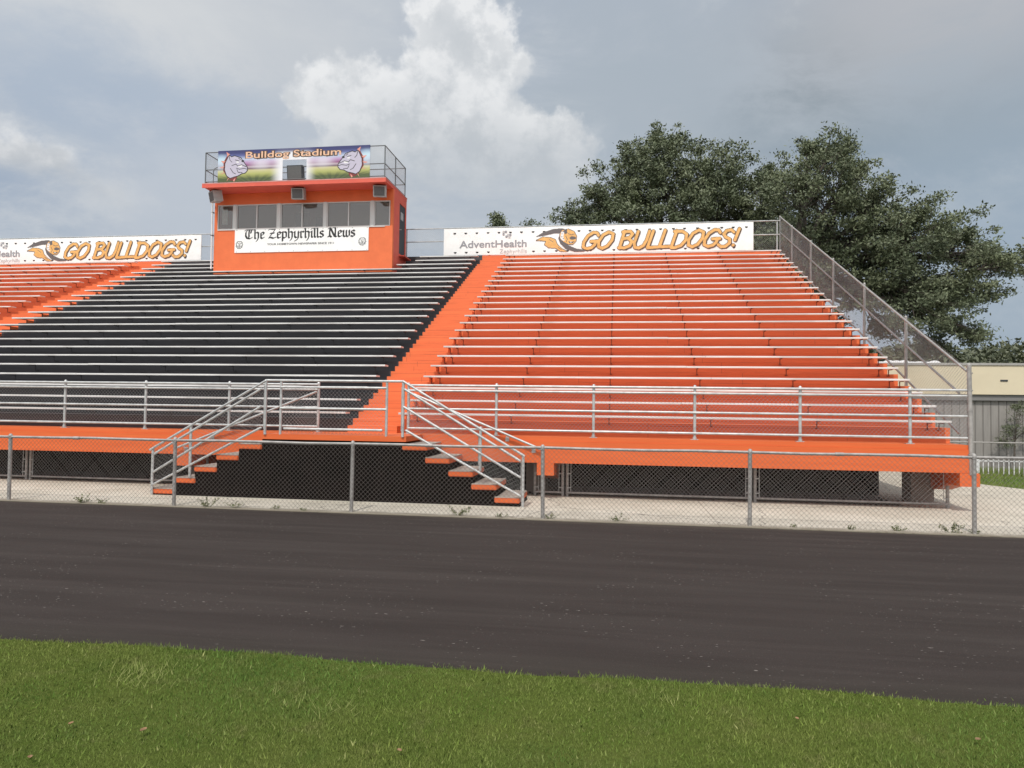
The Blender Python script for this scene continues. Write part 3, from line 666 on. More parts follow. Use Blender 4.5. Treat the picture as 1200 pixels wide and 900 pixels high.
# ------------------------------------------------------------ printing helpers: small raster inks joined into run quads
class Print:
    def __init__(s, w, h, cell): s.w, s.h, s.c = w, h, cell; s.nx, s.ny = int(round(w / cell)), int(round(h / cell)); s.g = np.zeros((s.ny, s.nx), np.int16); s.X, s.Y = np.meshgrid((np.arange(s.nx) + .5) * cell, (np.arange(s.ny) + .5) * cell)
    def stroke(s, pts, w, k, nib=None, cond=None):
        X, Y = s.X, s.Y
        if nib:
            ca, sa = math.cos(nib[0]), math.sin(nib[0]); q = nib[1]
            tr = lambda x, y: ((x * ca + y * sa), (-x * sa + y * ca) / q)
        else: tr = lambda x, y: (x, y)
        x0 = min(p[0] for p in pts) - w; x1 = max(p[0] for p in pts) + w; y0 = min(p[1] for p in pts) - w; y1 = max(p[1] for p in pts) + w
        i0, i1 = max(0, int(x0 / s.c)), min(s.nx, int(x1 / s.c) + 2); j0, j1 = max(0, int(y0 / s.c)), min(s.ny, int(y1 / s.c) + 2)
        if i1 <= i0 or j1 <= j0: return
        PX, PY = tr(X[j0:j1, i0:i1], Y[j0:j1, i0:i1]); g = s.g[j0:j1, i0:i1]
        if len(pts) == 1: pts = [pts[0], pts[0]]
        for (a, b) in zip(pts, pts[1:]):
            ax, ay = tr(*a); bx, by = tr(*b); dx, dy = bx - ax, by - ay; l2 = dx * dx + dy * dy + 1e-12
            tt = np.clip(((PX - ax) * dx + (PY - ay) * dy) / l2, 0, 1)
            g[np.hypot(PX - ax - tt * dx, PY - ay - tt * dy) < w / 2] = k
    def poly(s, pts, k):
        X, Y = s.X, s.Y; ins = np.zeros_like(s.g, bool); n = len(pts)
        for i in range(n):
            (x0, y0), (x1, y1) = pts[i], pts[(i + 1) % n]
            if y0 == y1: continue
            c = ((y0 > Y) != (y1 > Y)) & (X < (x1 - x0) * (Y - y0) / (y1 - y0) + x0); ins ^= c
        s.g[ins] = k
    def ell(s, cx, cy, rx, ry_, k, rot=0):
        ca, sa = math.cos(rot), math.sin(rot); x = s.X - cx; y = s.Y - cy
        s.g[((x * ca + y * sa) / rx) ** 2 + ((-x * sa + y * ca) / ry_) ** 2 < 1] = k
    def build(s, name, mats, x0, y, z0, parent, lab=None):
        m = MB()
        for j in range(s.ny):
            row = s.g[j]; cut = np.flatnonzero(np.diff(row)) + 1; st = np.concatenate([[0], cut]); en = np.concatenate([cut, [s.nx]])
            for a, b in zip(st, en):
                k = row[a]
                if k == 0: continue
                m.add([(x0 + a * s.c, y, z0 + j * s.c), (x0 + b * s.c, y, z0 + j * s.c), (x0 + b * s.c, y, z0 + (j + 1) * s.c), (x0 + a * s.c, y, z0 + (j + 1) * s.c)], [(0, 1, 2, 3)], int(k) - 1)
        o = m.build(name, None, parent, mats=mats)
        if lab: o['label'] = lab
        return o
def text(body, x, y, z, size, m, parent, name='lettering', bold=0.0, shear=0.0, width=None, align='LEFT', yoff=0.0):
    c = bpy.data.curves.new(name, 'FONT'); c.body = body; c.size = size; c.offset = bold; c.shear = shear; c.align_x = align
    o = bpy.data.objects.new(name, c); col.objects.link(o); bpy.context.view_layer.update()
    me = bpy.data.meshes.new_from_object(o.evaluated_get(bpy.context.evaluated_depsgraph_get()))
    bpy.data.objects.remove(o)
    co = np.array([v.co[:] for v in me.vertices]); w0 = co[:, 0].max() - co[:, 0].min()
    sx = width / w0 if width else 1.0; xm = co[:, 0].min()
    org = Vector(parent.location) + (Vector(parent.parent.location) if parent.parent else Vector())
    for v in me.vertices:
        xx = (v.co.x - (xm if align == 'LEFT' else 0)) * sx
        v.co = Vector((x + xx, y, z + v.co.y)) - org
    me.materials.clear(); me.materials.append(m); me.name = name
    o = bpy.data.objects.new(name, me); col.objects.link(o); o.parent = parent
    return o

# hand drawn marker capitals, unit box height 1
GL = {
 'G': (.78, [[(.74, .80), (.62, .96), (.42, .98), (.18, .78), (.06, .42), (.10, .12), (.32, .0), (.56, .08), (.68, .26), (.70, .44)], [(.44, .44), (.80, .46)]]),
 'O': (.80, [[(.44, .98), (.18, .80), (.05, .42), (.12, .10), (.34, .0), (.58, .14), (.74, .50), (.70, .86), (.44, .98)]]),
 'B': (.70, [[(.10, 1.0), (.08, .0)], [(.02, .96), (.42, .98), (.56, .82), (.46, .62), (.14, .54)], [(.40, .56), (.64, .38), (.58, .12), (.34, .0), (.04, .02)]]),
 'U': (.74, [[(.10, .98), (.06, .30), (.16, .04), (.38, .0), (.58, .14), (.66, .45), (.68, 1.0)]]),
 'L': (.60, [[(.12, 1.0), (.06, .02), (.56, .04)]]),
 'D': (.78, [[(.10, 1.0), (.06, .0)], [(.0, .96), (.40, .96), (.66, .78), (.70, .44), (.54, .12), (.26, .0), (.06, .0)]]),
 'S': (.68, [[(.62, .84), (.46, .98), (.24, .94), (.14, .74), (.28, .56), (.50, .44), (.56, .22), (.40, .02), (.18, .0), (.02, .12)]]),
 '!': (.28, [[(.16, 1.0), (.10, .34)], [(.08, .04), (.09, .05)]]),
 ' ': (.34, [])}
def marker(p, body, x, y, h, wd, pen, k, sh=0.28, dx=0, dy=0):
    tot = sum(GL[c][0] for c in body); sx = wd / tot
    for n, c in enumerate(body):
        w_, sts = GL[c]; up = .02 * h * math.sin(n * 2.4)
        for st in sts: p.stroke([(x + dx + q[0] * sx * .98 + sh * h * q[1], y + dy + up + q[1] * h) for q in st], pen, k)
        x += w_ * sx
def long_sign(x0, label):
    W_, H_ = 12.1, 1.08; Yp = 28.10; z0 = 7.80
    t = thing('sponsor_sign', label, 'sign', (x0, Yp, z0))
    m = MB(); n = 24
    # slightly uneven vinyl panel
    vs = []; fs = []
    for i in range(n + 1):
        for zz in (0, H_): vs.append((x0 + W_ * i / n, Yp + .004 * math.sin(i * 1.3), z0 + zz + .004 * math.sin(i * .9)))
    for i in range(n + 1):
        for zz in (0, H_): vs.append((x0 + W_ * i / n, Yp + .03, z0 + zz))
    o2 = 2 * (n + 1)
    for i in range(n):
        a = 2 * i; fs += [(a, a + 2, a + 3, a + 1), (o2 + a, o2 + a + 1, o2 + a + 3, o2 + a + 2), (a, o2 + a, o2 + a + 2, a + 2), (a + 1, a + 3, o2 + a + 3, o2 + a + 1)]
    fs += [(0, 1, o2 + 1, o2), (2 * n, o2 + 2 * n, o2 + 2 * n + 1, 2 * n + 1)]
    m.add(vs, fs); m.build('panel', WHITE, t)
    yp = Yp - .010
    # wind vents
    p = Print(W_, H_, .012)
    for i in range(26):
        for zz, st, ph in ((.90, .455, .45), (.12, .455, .38)):
            x = ph + st * i + (.1 if zz < .5 else 0) + .02 * math.sin(i * 3.1)
            if x > W_ - .25: continue
            if 0.5 < x < 3.5 and zz < .5 and 2.2 < x < 3.45: continue
            if 3.5 < x < 6.0 and zz > .5 and 4.3 < x < 5.2: continue
            p.ell(x, zz, .055, .045, 1); p.g[(abs(p.X - x) < .07) & (p.Y > zz + .012) & (p.Y < zz + .06)] = 0
    p.build('wind_vents', [INK], x0, yp, z0, t)
    # health lettering
    text('AdventHealth', x0 + .65, yp - .003, z0 + .30, .40, GREYINK, t, width=2.74, bold=.006)
    text('Zephyrhills', x0 + 2.30, yp - .003, z0 + .05, .24, PALEINK, t, width=1.10)
    p = Print(.5, .4, .012)
    for (x, y, k) in ((.10, .30, 1), (.20, .30, 2), (.10, .20, 2), (.30, .16, 1), (.38, .16, 2), (.34, .08, 1), (.22, .10, 2)):
        p.g[(abs(p.X - x) < .042) & (abs(p.Y - y) < .042)] = k
    p.build('emblem_dots', [PALEINK, GREYINK], x0 + 2.35, yp - .004, z0 + .62, t)
    # running dog emblem
    p = Print(2.2, 1.0, .012)
    wing = [(.0, .62), (.30, .80), (.70, .92), (1.05, .94), (1.30, .86), (1.36, .70), (1.20, .58), (1.12, .40), (1.30, .26), (1.62, .12), (1.95, .07), (2.08, .06), (1.9, .0), (1.55, .0), (1.20, .12), (.98, .34), (.90, .55), (1.0, .74), (.72, .74), (.35, .66)]
    body = [(-.02 + .05, .48), (.28, .60), (.58, .58), (.78, .50), (.86, .30), (1.05, .12), (1.25, .02), (1.16, -.0 + .01), (.98, .03), (.80, .16), (.52, .18), (.36, .30), (.42, .44), (.22, .47)]
    head = [(.96, .70), (1.05, .86), (1.30, .90), (1.52, .80), (1.62, .62), (1.60, .42), (1.48, .30), (1.30, .30), (1.12, .40), (.98, .52)]
    p.poly(wing, 1)
    p.stroke(body + [body[0]], .045, 1); p.poly(body, 2)
    p.stroke(head + [head[0]], .045, 1); p.poly(head, 2)
    p.poly([(.98, .56), (1.02, .80), (1.14, .84), (1.10, .60), (1.16, .44), (1.06, .46)], 3)
    for (x, y) in ((1.05, .72), (1.04, .60), (1.10, .52), (1.09, .80)): p.ell(x, y, .025, .02, 1)
    p.poly([(1.34, .56), (1.44, .62), (1.60, .58), (1.60, .50), (1.46, .47), (1.36, .50)], 1); p.poly([(1.30, .42), (1.44, .40), (1.56, .42), (1.46, .33), (1.34, .34)], 1); p.poly([(1.34, .40), (1.40, .36), (1.46, .40)], 3); p.poly([(1.10, .84), (1.24, .92), (1.26, .74), (1.16, .70)], 1)
    for st in ([(1.30, .72), (1.42, .67), (1.54, .70)], [(1.20, .62), (1.26, .50), (1.22, .40)], [(.55, .50), (.7, .40)], [(.9, .18), (1.04, .08)]): p.stroke(st, .024, 1)
    p.build('dog_emblem', [SLATEINK, GOLDINK, WHITEINK], x0 + 3.75, yp - .004, z0 + .06, t)
    # slogan
    p = Print(6.55, 1.0, .012)
    marker(p, 'GO BULLDOGS!', .12, .13, .66, 5.95, .135, 1, dx=.03, dy=-.025)
    marker(p, 'GO BULLDOGS!', .12, .13, .66, 5.95, .142, 1)
    marker(p, 'GO BULLDOGS!', .12, .13, .66, 5.95, .108, 2)
    p.build('slogan_lettering', [BROWNINK, GOLDINK], x0 + 5.42, yp - .004, z0 + .03, t)
    # ties
    m = MB()
    for i in range(14):
        m.box(x0 + .1 + i * .91, x0 + .13 + i * .91, Yp + .03, Yp + .075, z0 + H_ - .06, z0 + H_ - .03)
    m.build('tie_straps', DARKMETAL, t)
long_sign(-6.99, 'long white sponsor and team slogan sign on the rail above the right orange seats')
long_sign(-29.72, 'long white sponsor and team slogan sign left of the press box')

# ------------------------------------------------------------ press box
PX0, PX1, PY0, PY1, PZ0, PZ1 = -15.58, -8.37, 25.70, 27.42, 6.70, 9.85
pb = thing('press_box', 'orange painted press box with a band of windows and a flat overhanging roof', 'press box', ((PX0 + PX1) / 2, PY0, PZ0))
WZ0, WZ1 = 8.45, 9.42
wx = lambda z: -15.43 + .03477 * (220 + z / 4.286 - 256)
m = MB(); T = .14
m.box(PX0, PX1, PY0, PY0 + T, PZ0, WZ0); m.box(PX0, PX1, PY0, PY0 + T, WZ1, PZ1)
m.box(PX0, wx(150), PY0, PY0 + T, WZ0 , WZ1); m.box(wx(1012), PX1, PY0, PY0 + T, WZ0, WZ1)
m.build('front_wall', WALLP, pb)
m = MB(); DY0, DY1, DZ0, DZ1 = 26.52, 27.30, 7.58, 9.54
m.box(PX1 - T, PX1 - .001, PY0 + T, DY0, PZ0, PZ1); m.box(PX1 - T, PX1 - .001, DY1, PY1, PZ0, PZ1); m.box(PX1 - T, PX1 - .001, DY0, DY1, DZ1, PZ1); m.box(PX1 - T, PX1 - .001, DY0, DY1, PZ0, DZ0)
m.build('side_wall', SHADEDP, pb)
m = MB(); m.box(PX0, PX0 + T, PY0 + T, PY1, PZ0, PZ1); m.box(PX0 + T, PX1 - T, PY1 - T, PY1, PZ0, PZ1); m.build('rear_wall', SHADEDP, pb)
m = MB(); m.box(PX0 + T, PX1 - T, PY1 - T - .03, PY1 - T - .005, 7.2, PZ1); m.box(PX0 + T, PX1 - T, PY0 + T, PY1 - T, 7.5, 7.55); m.box(PX0 + T + .01, PX1 - T - .01, PY0 + T + .02, PY0 + .55, 8.30, 8.34); m.build('interior_lining', INTER, pb)
m = MB(); m.box(PX0 + .04, PX1, 24.78, PY1 + .03, 9.852, 9.955); m.box(PX0 + .02, PX1 + .01, 24.76, 24.80, 9.82, 9.985); m.build('roof', SHADEDP, pb)
m = MB(); m.box(PX0 + .02, PX1 + .012, 24.755, PY1 + .05, 9.957, 9.99); m.build('roof_edge_trim', mat('pink_faded_trim', (0.62, 0.27, 0.24), 0.6, var=.1), pb)
# windows
bays = [(150, 232, []), (247, 455, [351]), (472, 687, [579]), (703, 917, [809]), (934, 1010, [])]
for a, b, mull in bays:
    x0, x1 = wx(a), wx(b)
    fr = MB(); d0, d1 = PY0 + .02, PY0 + .09
    fr.box(x0, x1, d0, d1, WZ0, WZ0 + .04); fr.box(x0, x1, d0, d1, WZ1 - .04, WZ1)
    fr.box(x0, x0 + .035, d0, d1, WZ0 + .04, WZ1 - .04); fr.box(x1 - .035, x1, d0, d1, WZ0 + .04, WZ1 - .04)
    for mx in mull: fr.box(wx(mx) - .022, wx(mx) + .022, d0 - .005, d1 - .01, WZ0 + .04, WZ1 - .04)
    f_ = fr.build('window', FRAME, pb)
    g = MB(); g.box(x0 + .03, x1 - .03, PY0 + .05, PY0 + .056, WZ0 + .03, WZ1 - .03)
    go = g.build('pane', GLASS, None); go.parent = f_
    for v in go.data.vertices: v.co -= Vector(pb.location)
for a, b in ((232, 247), (455, 472), (687, 703), (917, 934)):
    m = MB(); m.box(wx(a) + .002, wx(b) - .002, PY0 - .01, PY0 + .10, WZ0, WZ1); m.build('window_post', FRAME, pb)
m = MB(); m.box(PX0 + .15, PX1 - .3, PY0 - .03, PY0 - .001, WZ0 - .035, WZ0 - .002); m.build('window_sill', FRAME, pb)
m = MB(); m.box(wx(168), wx(196), PY0 + .10, PY0 + .104, WZ0 + .22, WZ1 - .12); m.build('window_notice', WHITE, pb)
# door
m = MB(); m.box(PX1 - .06, PX1 - .02, DY0 + .01, DY1 - .01, DZ0 + .01, DZ1 - .01); d = m.build('door', DARKMETAL, pb)
m = MB(); m.box(PX1 - .02, PX1 + .05, DY0 + .06, DY0 + .10, 8.50, 8.53); m.box(PX1 - .02, PX1 - .012, DY0 + .2, DY1 - .25, 8.95, 9.25); ho = m.build('door_handle', GALV, pb); 
m = MB(); m.box(PX1 + .002, PX1 + .22, 26.5, 27.4, 7.46, 7.50); m.build('door_landing', SHADEDP, pb)
# dark screens and chair back seen through the centre windows
t = thing('monitor', 'dark screen standing on the desk behind the centre press box window', 'monitor', (-12.15, 26.2, 8.34))
m = MB(); m.box(-12.45, -11.90, 26.15, 26.22, 8.42, 9.15); m.box(-12.2, -12.12, 26.17, 26.2, 8.34, 8.42); m.build('screen', DARKMETAL, t)
t = thing('office_chair', 'dark high chair back behind the right half of the centre window', 'chair', (-11.6, 26.6, 7.55))
m = MB(); m.tube((-11.6, 26.6, 8.35), (-11.6, 26.62, 9.05), .24, 12, .20); m.build('backrest', mat('dark_blue_fabric', (.03, .04, .07), .9), t); m = MB(); m.box(-11.85, -11.35, 26.35, 26.8, 8.1, 8.2); m.build('seat', DARKMETAL, t); m = MB(); m.tube((-11.6, 26.6, 7.56), (-11.6, 26.6, 8.1), .04, 8); m.build('stem', DARKMETAL, t)
# downspout
t = thing('downspout', 'white rainwater pipe running down the left corner of the press box', 'pipe', (PX0 - .05, 25.62, 7))
m = MB(); m.path([(PX0 + .02, 25.30, 9.84), (PX0 - .05, 25.60, 9.55), (PX0 - .05, 25.62, 6.9)], .03, 8); m.build('pipe', WHITEM, t, True); m = MB(); m.box(PX0 - .085, PX0 - .0, 25.58, 25.70, 8.2, 8.23); m.box(PX0 - .085, PX0, 25.58, 25.70, 9.1, 9.13); m.build('clamp', DARKMETAL, t)
# speakers under the roof
for (x, yaw, lab) in ((-15.28, -38, 'grey loudspeaker angled outward under the left corner of the press box roof'), (-11.92, 8, 'grey loudspeaker under the middle of the press box roof'), (-8.74, 12, 'grey loudspeaker under the right corner of the press box roof')):
    t = thing('loudspeaker', lab, 'loudspeaker', (x, 25.25, 9.62))
    M = Matrix.Rotation(R(yaw), 3, 'Z') @ Matrix.Rotation(R(12), 3, 'X')
    m = MB(); m.obox((x, 25.25, 9.62), (.23, .17, .20), M); m.build('cabinet', GREYBOX, t)
    c = Vector((x, 25.25, 9.62)) + M @ Vector((0, -.176, 0)); m = MB(); m.obox(c, (.19, .008, .165), M); m.build('grille', GRILLE, t)
    m = MB(); m.box(x - .25, x - .235, 25.2, 25.26, 9.56, 9.85); m.box(x + .235, x + .25, 25.2, 25.26, 9.56, 9.85); m.build('bracket', GREYBOX, t)
# newspaper banner with broad nib blackletter
def crest(p, cx, cy, s, k=1):
    P = lambda l: [(cx + a * s, cy + b * s) for a, b in l]
    w_ = .10 * s
    p.stroke(P([(-.9, .2), (-.7, .75), (-.3, .95), (.1, .85), (.5, .95), (.8, .6), (.9, .1), (.75, -.5), (.3, -.9), (-.2, -.95), (-.7, -.7), (-.9, -.2), (-.9, .2)]), w_ * 1.3, k)
    for l in ([(-.5, .45), (-.2, .3), (0, .45)], [(.2, .45), (.45, .3), (.7, .42)], [(-.3, 0), (0, .12), (.3, 0), (.1, -.2), (-.2, -.18)], [(-.7, -.1), (-.5, -.5), (0, -.35), (.45, -.5), (.7, -.1)], [(-.3, -.62), (.2, -.66)], [(-.75, .6), (-.5, .85)], [(.55, .7), (.8, .75)]): p.stroke(P(l), w_ * 1.1, k)
    for a in range(0, 360, 40):
        p.ell(cx + 1.05 * s * math.cos(R(a)), cy + 1.05 * s * math.sin(R(a)), .07 * s, .07 * s, k)
bn = thing('newspaper_banner', 'white newspaper banner with black old-style lettering below the press box windows', 'banner', (-14.70, PY0 - .02, 7.53))
m = MB(); m.box(-14.70, -9.30, PY0 - .028, PY0 - .006, 7.53, 8.435); m.build('panel', WHITE, bn)
m = MB()
for x in [(-14.62 + k * .585) for k in range(10)]:
    for z in (7.565, 8.40): m.tube((x, PY0 - .034, z), (x, PY0 - .028, z), .012, 8)
m.build('grommets', DARKMETAL, bn)
BLK = {  # width, strokes in units of x-height
 'T': (1.10, [[(.02, 1.30), (.22, 1.50), (.55, 1.42), (.85, 1.50), (1.0, 1.42)], [(.30, 1.36), (.12, 1.0), (.10, .45), (.28, .10), (.62, .0), (.90, .18)], [(.55, 1.38), (.50, .8), (.52, .25)], [(.78, 1.30), (.76, .9)]]),
 'h': (.78, [[(.16, 1.50), (.16, .10), (.26, .0)], [(.05, 1.40), (.18, 1.56)], [(.18, .86), (.42, 1.0), (.60, .86), (.60, .10), (.46, -.30), (.36, -.42)]]),
 'e': (.62, [[(.14, .84), (.14, .14), (.30, .0), (.52, .14)], [(.14, .86), (.34, 1.0), (.52, .84), (.46, .66), (.18, .48)]]),
 'Z': (1.00, [[(.04, 1.34), (.26, 1.50), (.60, 1.42), (.88, 1.50), (.62, 1.0), (.30, .48), (.08, .06)], [(.08, .06), (.30, .14), (.62, .0), (.92, .14)], [(.24, .78), (.72, .82)]]),
 'p': (.74, [[(.16, .95), (.16, -.46)], [(.02, .88), (.16, 1.0)], [(.18, .88), (.40, 1.0), (.60, .84), (.60, .16), (.42, .0), (.18, .10)]]),
 'y': (.74, [[(.14, .98), (.14, .20), (.30, .0), (.56, .16)], [(.58, 1.0), (.58, .0), (.40, -.34), (.16, -.48)], [(.02, .88), (.14, 1.0)]]),
 'r': (.54, [[(.16, .95), (.16, .12), (.26, .0)], [(.02, .86), (.16, 1.0)], [(.18, .84), (.38, 1.0), (.50, .86)]]),
 'i': (.36, [[(.16, .95), (.16, .12), (.28, .0)], [(.02, .86), (.16, 1.0)], [(.12, 1.30), (.20, 1.38)]]),
 'l': (.36, [[(.16, 1.50), (.16, .12), (.28, .0)], [(.04, 1.40), (.17, 1.56)]]),
 's': (.60, [[(.50, .86), (.34, 1.0), (.14, .86), (.16, .62), (.46, .44), (.50, .16), (.30, .0), (.08, .14)]]),
 'N': (1.14, [[(.06, 1.30), (.26, 1.50), (.40, 1.20), (.66, .50), (.86, .08)], [(.26, 1.40), (.22, .60), (.26, .16), (.06, .04)], [(.62, 1.42), (.84, 1.54), (.92, 1.30), (.90, .10), (1.04, .02)], [(.06, .10), (.30, .14), (.44, .0)]]),
 'w': (.98, [[(.16, .98), (.14, .16), (.30, .0), (.48, .14)], [(.02, .88), (.16, 1.0)], [(.50, .98), (.48, .14), (.66, .0), (.84, .18)], [(.84, 1.0), (.86, .18)]]),
 ' ': (.46, [])}
p = Print(5.40, .90, .0075)
txt = 'The Zephyrhills News'; tot = sum(BLK[c][0] for c in txt); sx = 4.46 / tot; xh = .245; x = .42
for c in txt:
    w_, sts = BLK[c]
    for st in sts: p.stroke([(x + q[0] * sx, .535 + q[1] * xh) for q in st], .078, 1, nib=(R(38), .30))
    x += w_ * sx
crest(p, .20, .30, .145); crest(p, 5.16, .34, .145)
p.build('masthead_lettering', [INK], -14.70, PY0 - .032, 7.53, bn)
text('YOUR HOMETOWN NEWSPAPER SINCE 1911', -13.36, PY0 - .032, 7.53 + .27, .105, INK, bn, width=2.70, bold=.002)
# roof railing
rr = thing('roof_railing', 'dark chain link railing round the press box roof', 'railing', (-12, 24.83, 9.99))
RX0, RX1, RY0, RY1, RZ = PX0 + .10, PX1 - .06, 24.84, 27.36, 11.18
for (x, y) in [(RX0, RY0), (-13.2, RY0), (-10.75, RY0), (RX1, RY0), (RX1, 26.1), (RX1, RY1), (RX0, RY1), (RX0, 26.1), (-12, RY1)]:
    m = MB(); m.tube((x, y, 9.99), (x, y, RZ), .022, 8); m.build('post', DARKRAIL, rr, True)
for z, nm in ((RZ, 'top_rail'), (10.52, 'mid_rail'), (10.06, 'bottom_rail')):
    m = MB(); m.path([(RX0, RY0, z), (RX1, RY0, z), (RX1, RY1, z), (RX0, RY1, z), (RX0, RY0, z)], .018, 8); m.build(nm, DARKRAIL, rr, True)
m = MB(); m.mesh((RX0, RY0 + .02, 10.0), (1, 0, 0), (0, 0, 1), RX1 - RX0, 1.17, .075, .0018); m.mesh((RX1, RY0, 10.0), (0, 1, 0), (0, 0, 1), RY1 - RY0, 1.17, .075, .0018); m.mesh((RX0, RY0, 10.0), (0, 1, 0), (0, 0, 1), RY1 - RY0, 1.17, .075, .0018); m.mesh((RX0, RY1, 10.0), (1, 0, 0), (0, 0, 1), RX1 - RX0, 1.17, .075, .0018)
m.build('wire_mesh', WIRE, rr)
t = thing('roof_ladder_rail', 'bent pipe hoop of the roof ladder at the left end of the press box roof', 'ladder')
t.location = (-15.25, 24.95, 9.99)
m = MB(); m.path([(-15.25, 25.0, 9.99), (-15.25, 25.0, 10.52), (-15.2, 25.0, 10.62), (-15.1, 25.0, 10.66), (-14.9, 25.0, 10.66)], .016, 8); m.build('hoop', DARKRAIL, t, True)
m = MB(); m.path([(-15.25, 25.4, 9.99), (-15.25, 25.4, 10.52), (-15.2, 25.4, 10.62), (-15.1, 25.4, 10.66), (-14.9, 25.4, 10.66)], .016, 8); m.build('hoop', DARKRAIL, t, True)
# stadium banner
def banner_build(n, b, t):
    s = n.new('ShaderNodeSeparateXYZ'); n.l.new(t, s.inputs[0]); x, z = s.outputs[0], s.outputs[2]
    cr = n.new('ShaderNodeValToRGB'); n.put(cr.inputs[0], n.math('DIVIDE', z, 1.18))
    e = cr.color_ramp.elements; e[0].position = 0; e[0].color = (.10, .13, .05, 1); e[1].position = 1; e[1].color = (.03, .035, .13, 1)
    for pp, c in ((.10, (.09, .12, .04)), (.24, (.42, .44, .14)), (.36, (.58, .54, .28)), (.41, (.14, .08, .12)), (.47, (.50, .40, .46)), (.52, (.26, .08, .20)), (.62, (.48, .30, .52)), (.72, (.50, .58, .74)), (.84, (.10, .12, .32))):
        q = e.new(pp); q.color = (*c, 1)
    c = cr.outputs[0]
    # mown stripes fanning over the pitch
    wv = n.math('SINE', n.math('MULTIPLY', n.math('DIVIDE', n.math('SUBTRACT', n.math('PINGPONG', x, 3.0), 1.5), n.math('ADD', z, .18)), 7.0))
    c = n.mix(n.math('MULTIPLY', n.ramp(z, .34, .02), n.ramp(wv, -.2, .4, 0, .7)), c, (.05, .07, .03))
    # stadium lights at the ends and white glow round the middle
    for cx in (.12, 5.86):
        d = n.vmath('DISTANCE', t, (cx, 0, .78)); c = n.mix(n.ramp(d, .02, .5, .8, 0), c, (.55, .75, .85))
    for cx, cz in ((1.75, .66), (4.15, .66)):
        d = n.vmath('DISTANCE', n.vmath('MULTIPLY', t, (.5, 1, 1)), (cx * .5, 0, cz)); c = n.mix(n.ramp(d, .02, .32, .6, 0), c, (.78, .80, .86))
    c = n.mix(n.ramp(n.math('ABSOLUTE', n.math('SUBTRACT', x, 3.0)), .42, .95, 1, 0), c, (.80, .80, .84))
    c = n.mix(n.ramp(z, 1.0, 1.14, 0, .9), c, (.035, .04, .15))
    n.l.new(c, b.inputs['Base Color'])
BANM = mat('stadium_banner_print', (.5, .5, .5), .5, build=banner_build)
sb = thing('stadium_banner', 'colourful stadium name banner with two dog heads on the press box roof railing', 'banner', (-14.95, 24.80, 10.01))
m = MB(); bx0, bx1, bz0, bz1 = -14.95, -8.98, 10.01, 11.21
m.box(bx0, -12.36, 24.79, 24.805, bz0, bz1); m.box(-11.42, bx1, 24.79, 24.805, bz0, bz1); m.box(-12.36, -11.42, 24.79, 24.805, 10.77, bz1)
m.build('panel', BANM, sb)
def dog(p, cx, cy, s, fl):
    P = lambda l: [(cx + fl * a * s, cy + b * s) for a, b in l]
    out = [(-.55, -.62), (-.72, -.20), (-.70, .25), (-.58, .52), (-.42, .82), (-.22, .70), (-.02, .78), (.22, .70), (.45, .62), (.62, .38), (.78, .18), (.95, -.05), (.98, -.26), (.82, -.44), (.55, -.48), (.30, -.62), (-.05, -.70), (-.30, -.78)]
    p.poly(P([(-.55, -.7), (-.85, -.25), (-.82, .4), (-.5, .95), (-.3, .6), (-.5, 0), (-.2, -.6), (.25, -.65), (.15, -.95), (-.25, -.98)]), 3)
    for (a, b_) in ((-.92, -.45), (-1.0, 0), (-.92, .42), (-.55, .98), (-.5, -.92), (.0, -1.02)):
        p.poly(P([(a * .85 - .08, b_ * .85 - .08), (a * 1.15, b_ * 1.12), (a * .85 + .10, b_ * .85 + .08)]), 4)
    p.stroke(P(out + [out[0]]), .11 * s, 1); p.poly(P(out), 2)
    p.poly(P([(.30, .08), (.52, .12), (.62, .04), (.50, -.04), (.28, -.02)]), 5)
    p.poly(P([(.16, .40), (.36, .36), (.30, .28), (.14, .30)]), 5)
    p.ell(cx + fl * .62 * s, cy + .40 * s, .10 * s, .08 * s, 1)
    for l in ([(-.42, .80), (-.35, .5), (-.2, .35)], [(.05, .50), (.35, .42)], [(-.2, .1), (.1, .2), (.25, .06), (.55, .14), (.9, -.02)], [(.15, -.1), (.4, -.18), (.75, -.12), (.95, -.2)], [(-.3, -.1), (-.1, -.4), (.1, -.5)], [(.2, -.2), (.3, -.4), (.6, -.42)], [(.30, .62), (.45, .5)]): p.stroke(P(l), .045 * s, 1)
p = Print(1.25, 1.18, .0085); dog(p, .62, .55, .53, 1); p.build('dog_head_emblem', [INK, LILAC, REDINK, PINKINK, WHITEINK], -14.90, 24.786, 10.03, sb)
p = Print(1.25, 1.18, .0085); dog(p, .63, .55, .53, -1); p.build('dog_head_emblem', [INK, LILAC, REDINK, PINKINK, WHITEINK], -10.30, 24.786, 10.03, sb)
text('Bulldog Stadium', -13.86, 24.785, 10.885, .345, BROWNINK, sb, width=3.80, bold=.028)
text('Bulldog Stadium', -13.83, 24.782, 10.89, .345, mat('peach_ink', (.80, .50, .34), .6), sb, width=3.74, bold=.004)
# flood box in the notch
t = thing('roof_speaker', 'dark square loudspeaker standing on the press box roof in the gap of the banner', 'loudspeaker', (-11.9, 24.95, 9.99))
m = MB(); M = Matrix.Rotation(R(8), 3, 'X'); m.obox((-11.9, 24.93, 10.30), (.30, .10, .28), M); m.build('cabinet', DARKMETAL, t)
c = Vector((-11.9, 24.93, 10.30)) + M @ Vector((0, -.105, 0)); m = MB(); m.obox(c, (.265, .006, .245), M); m.build('grille', GRILLE, t)
m = MB(); m.box(-12.25, -11.55, 24.86, 25.0, 9.992, 10.03); m.build('base_frame', GALV, t)

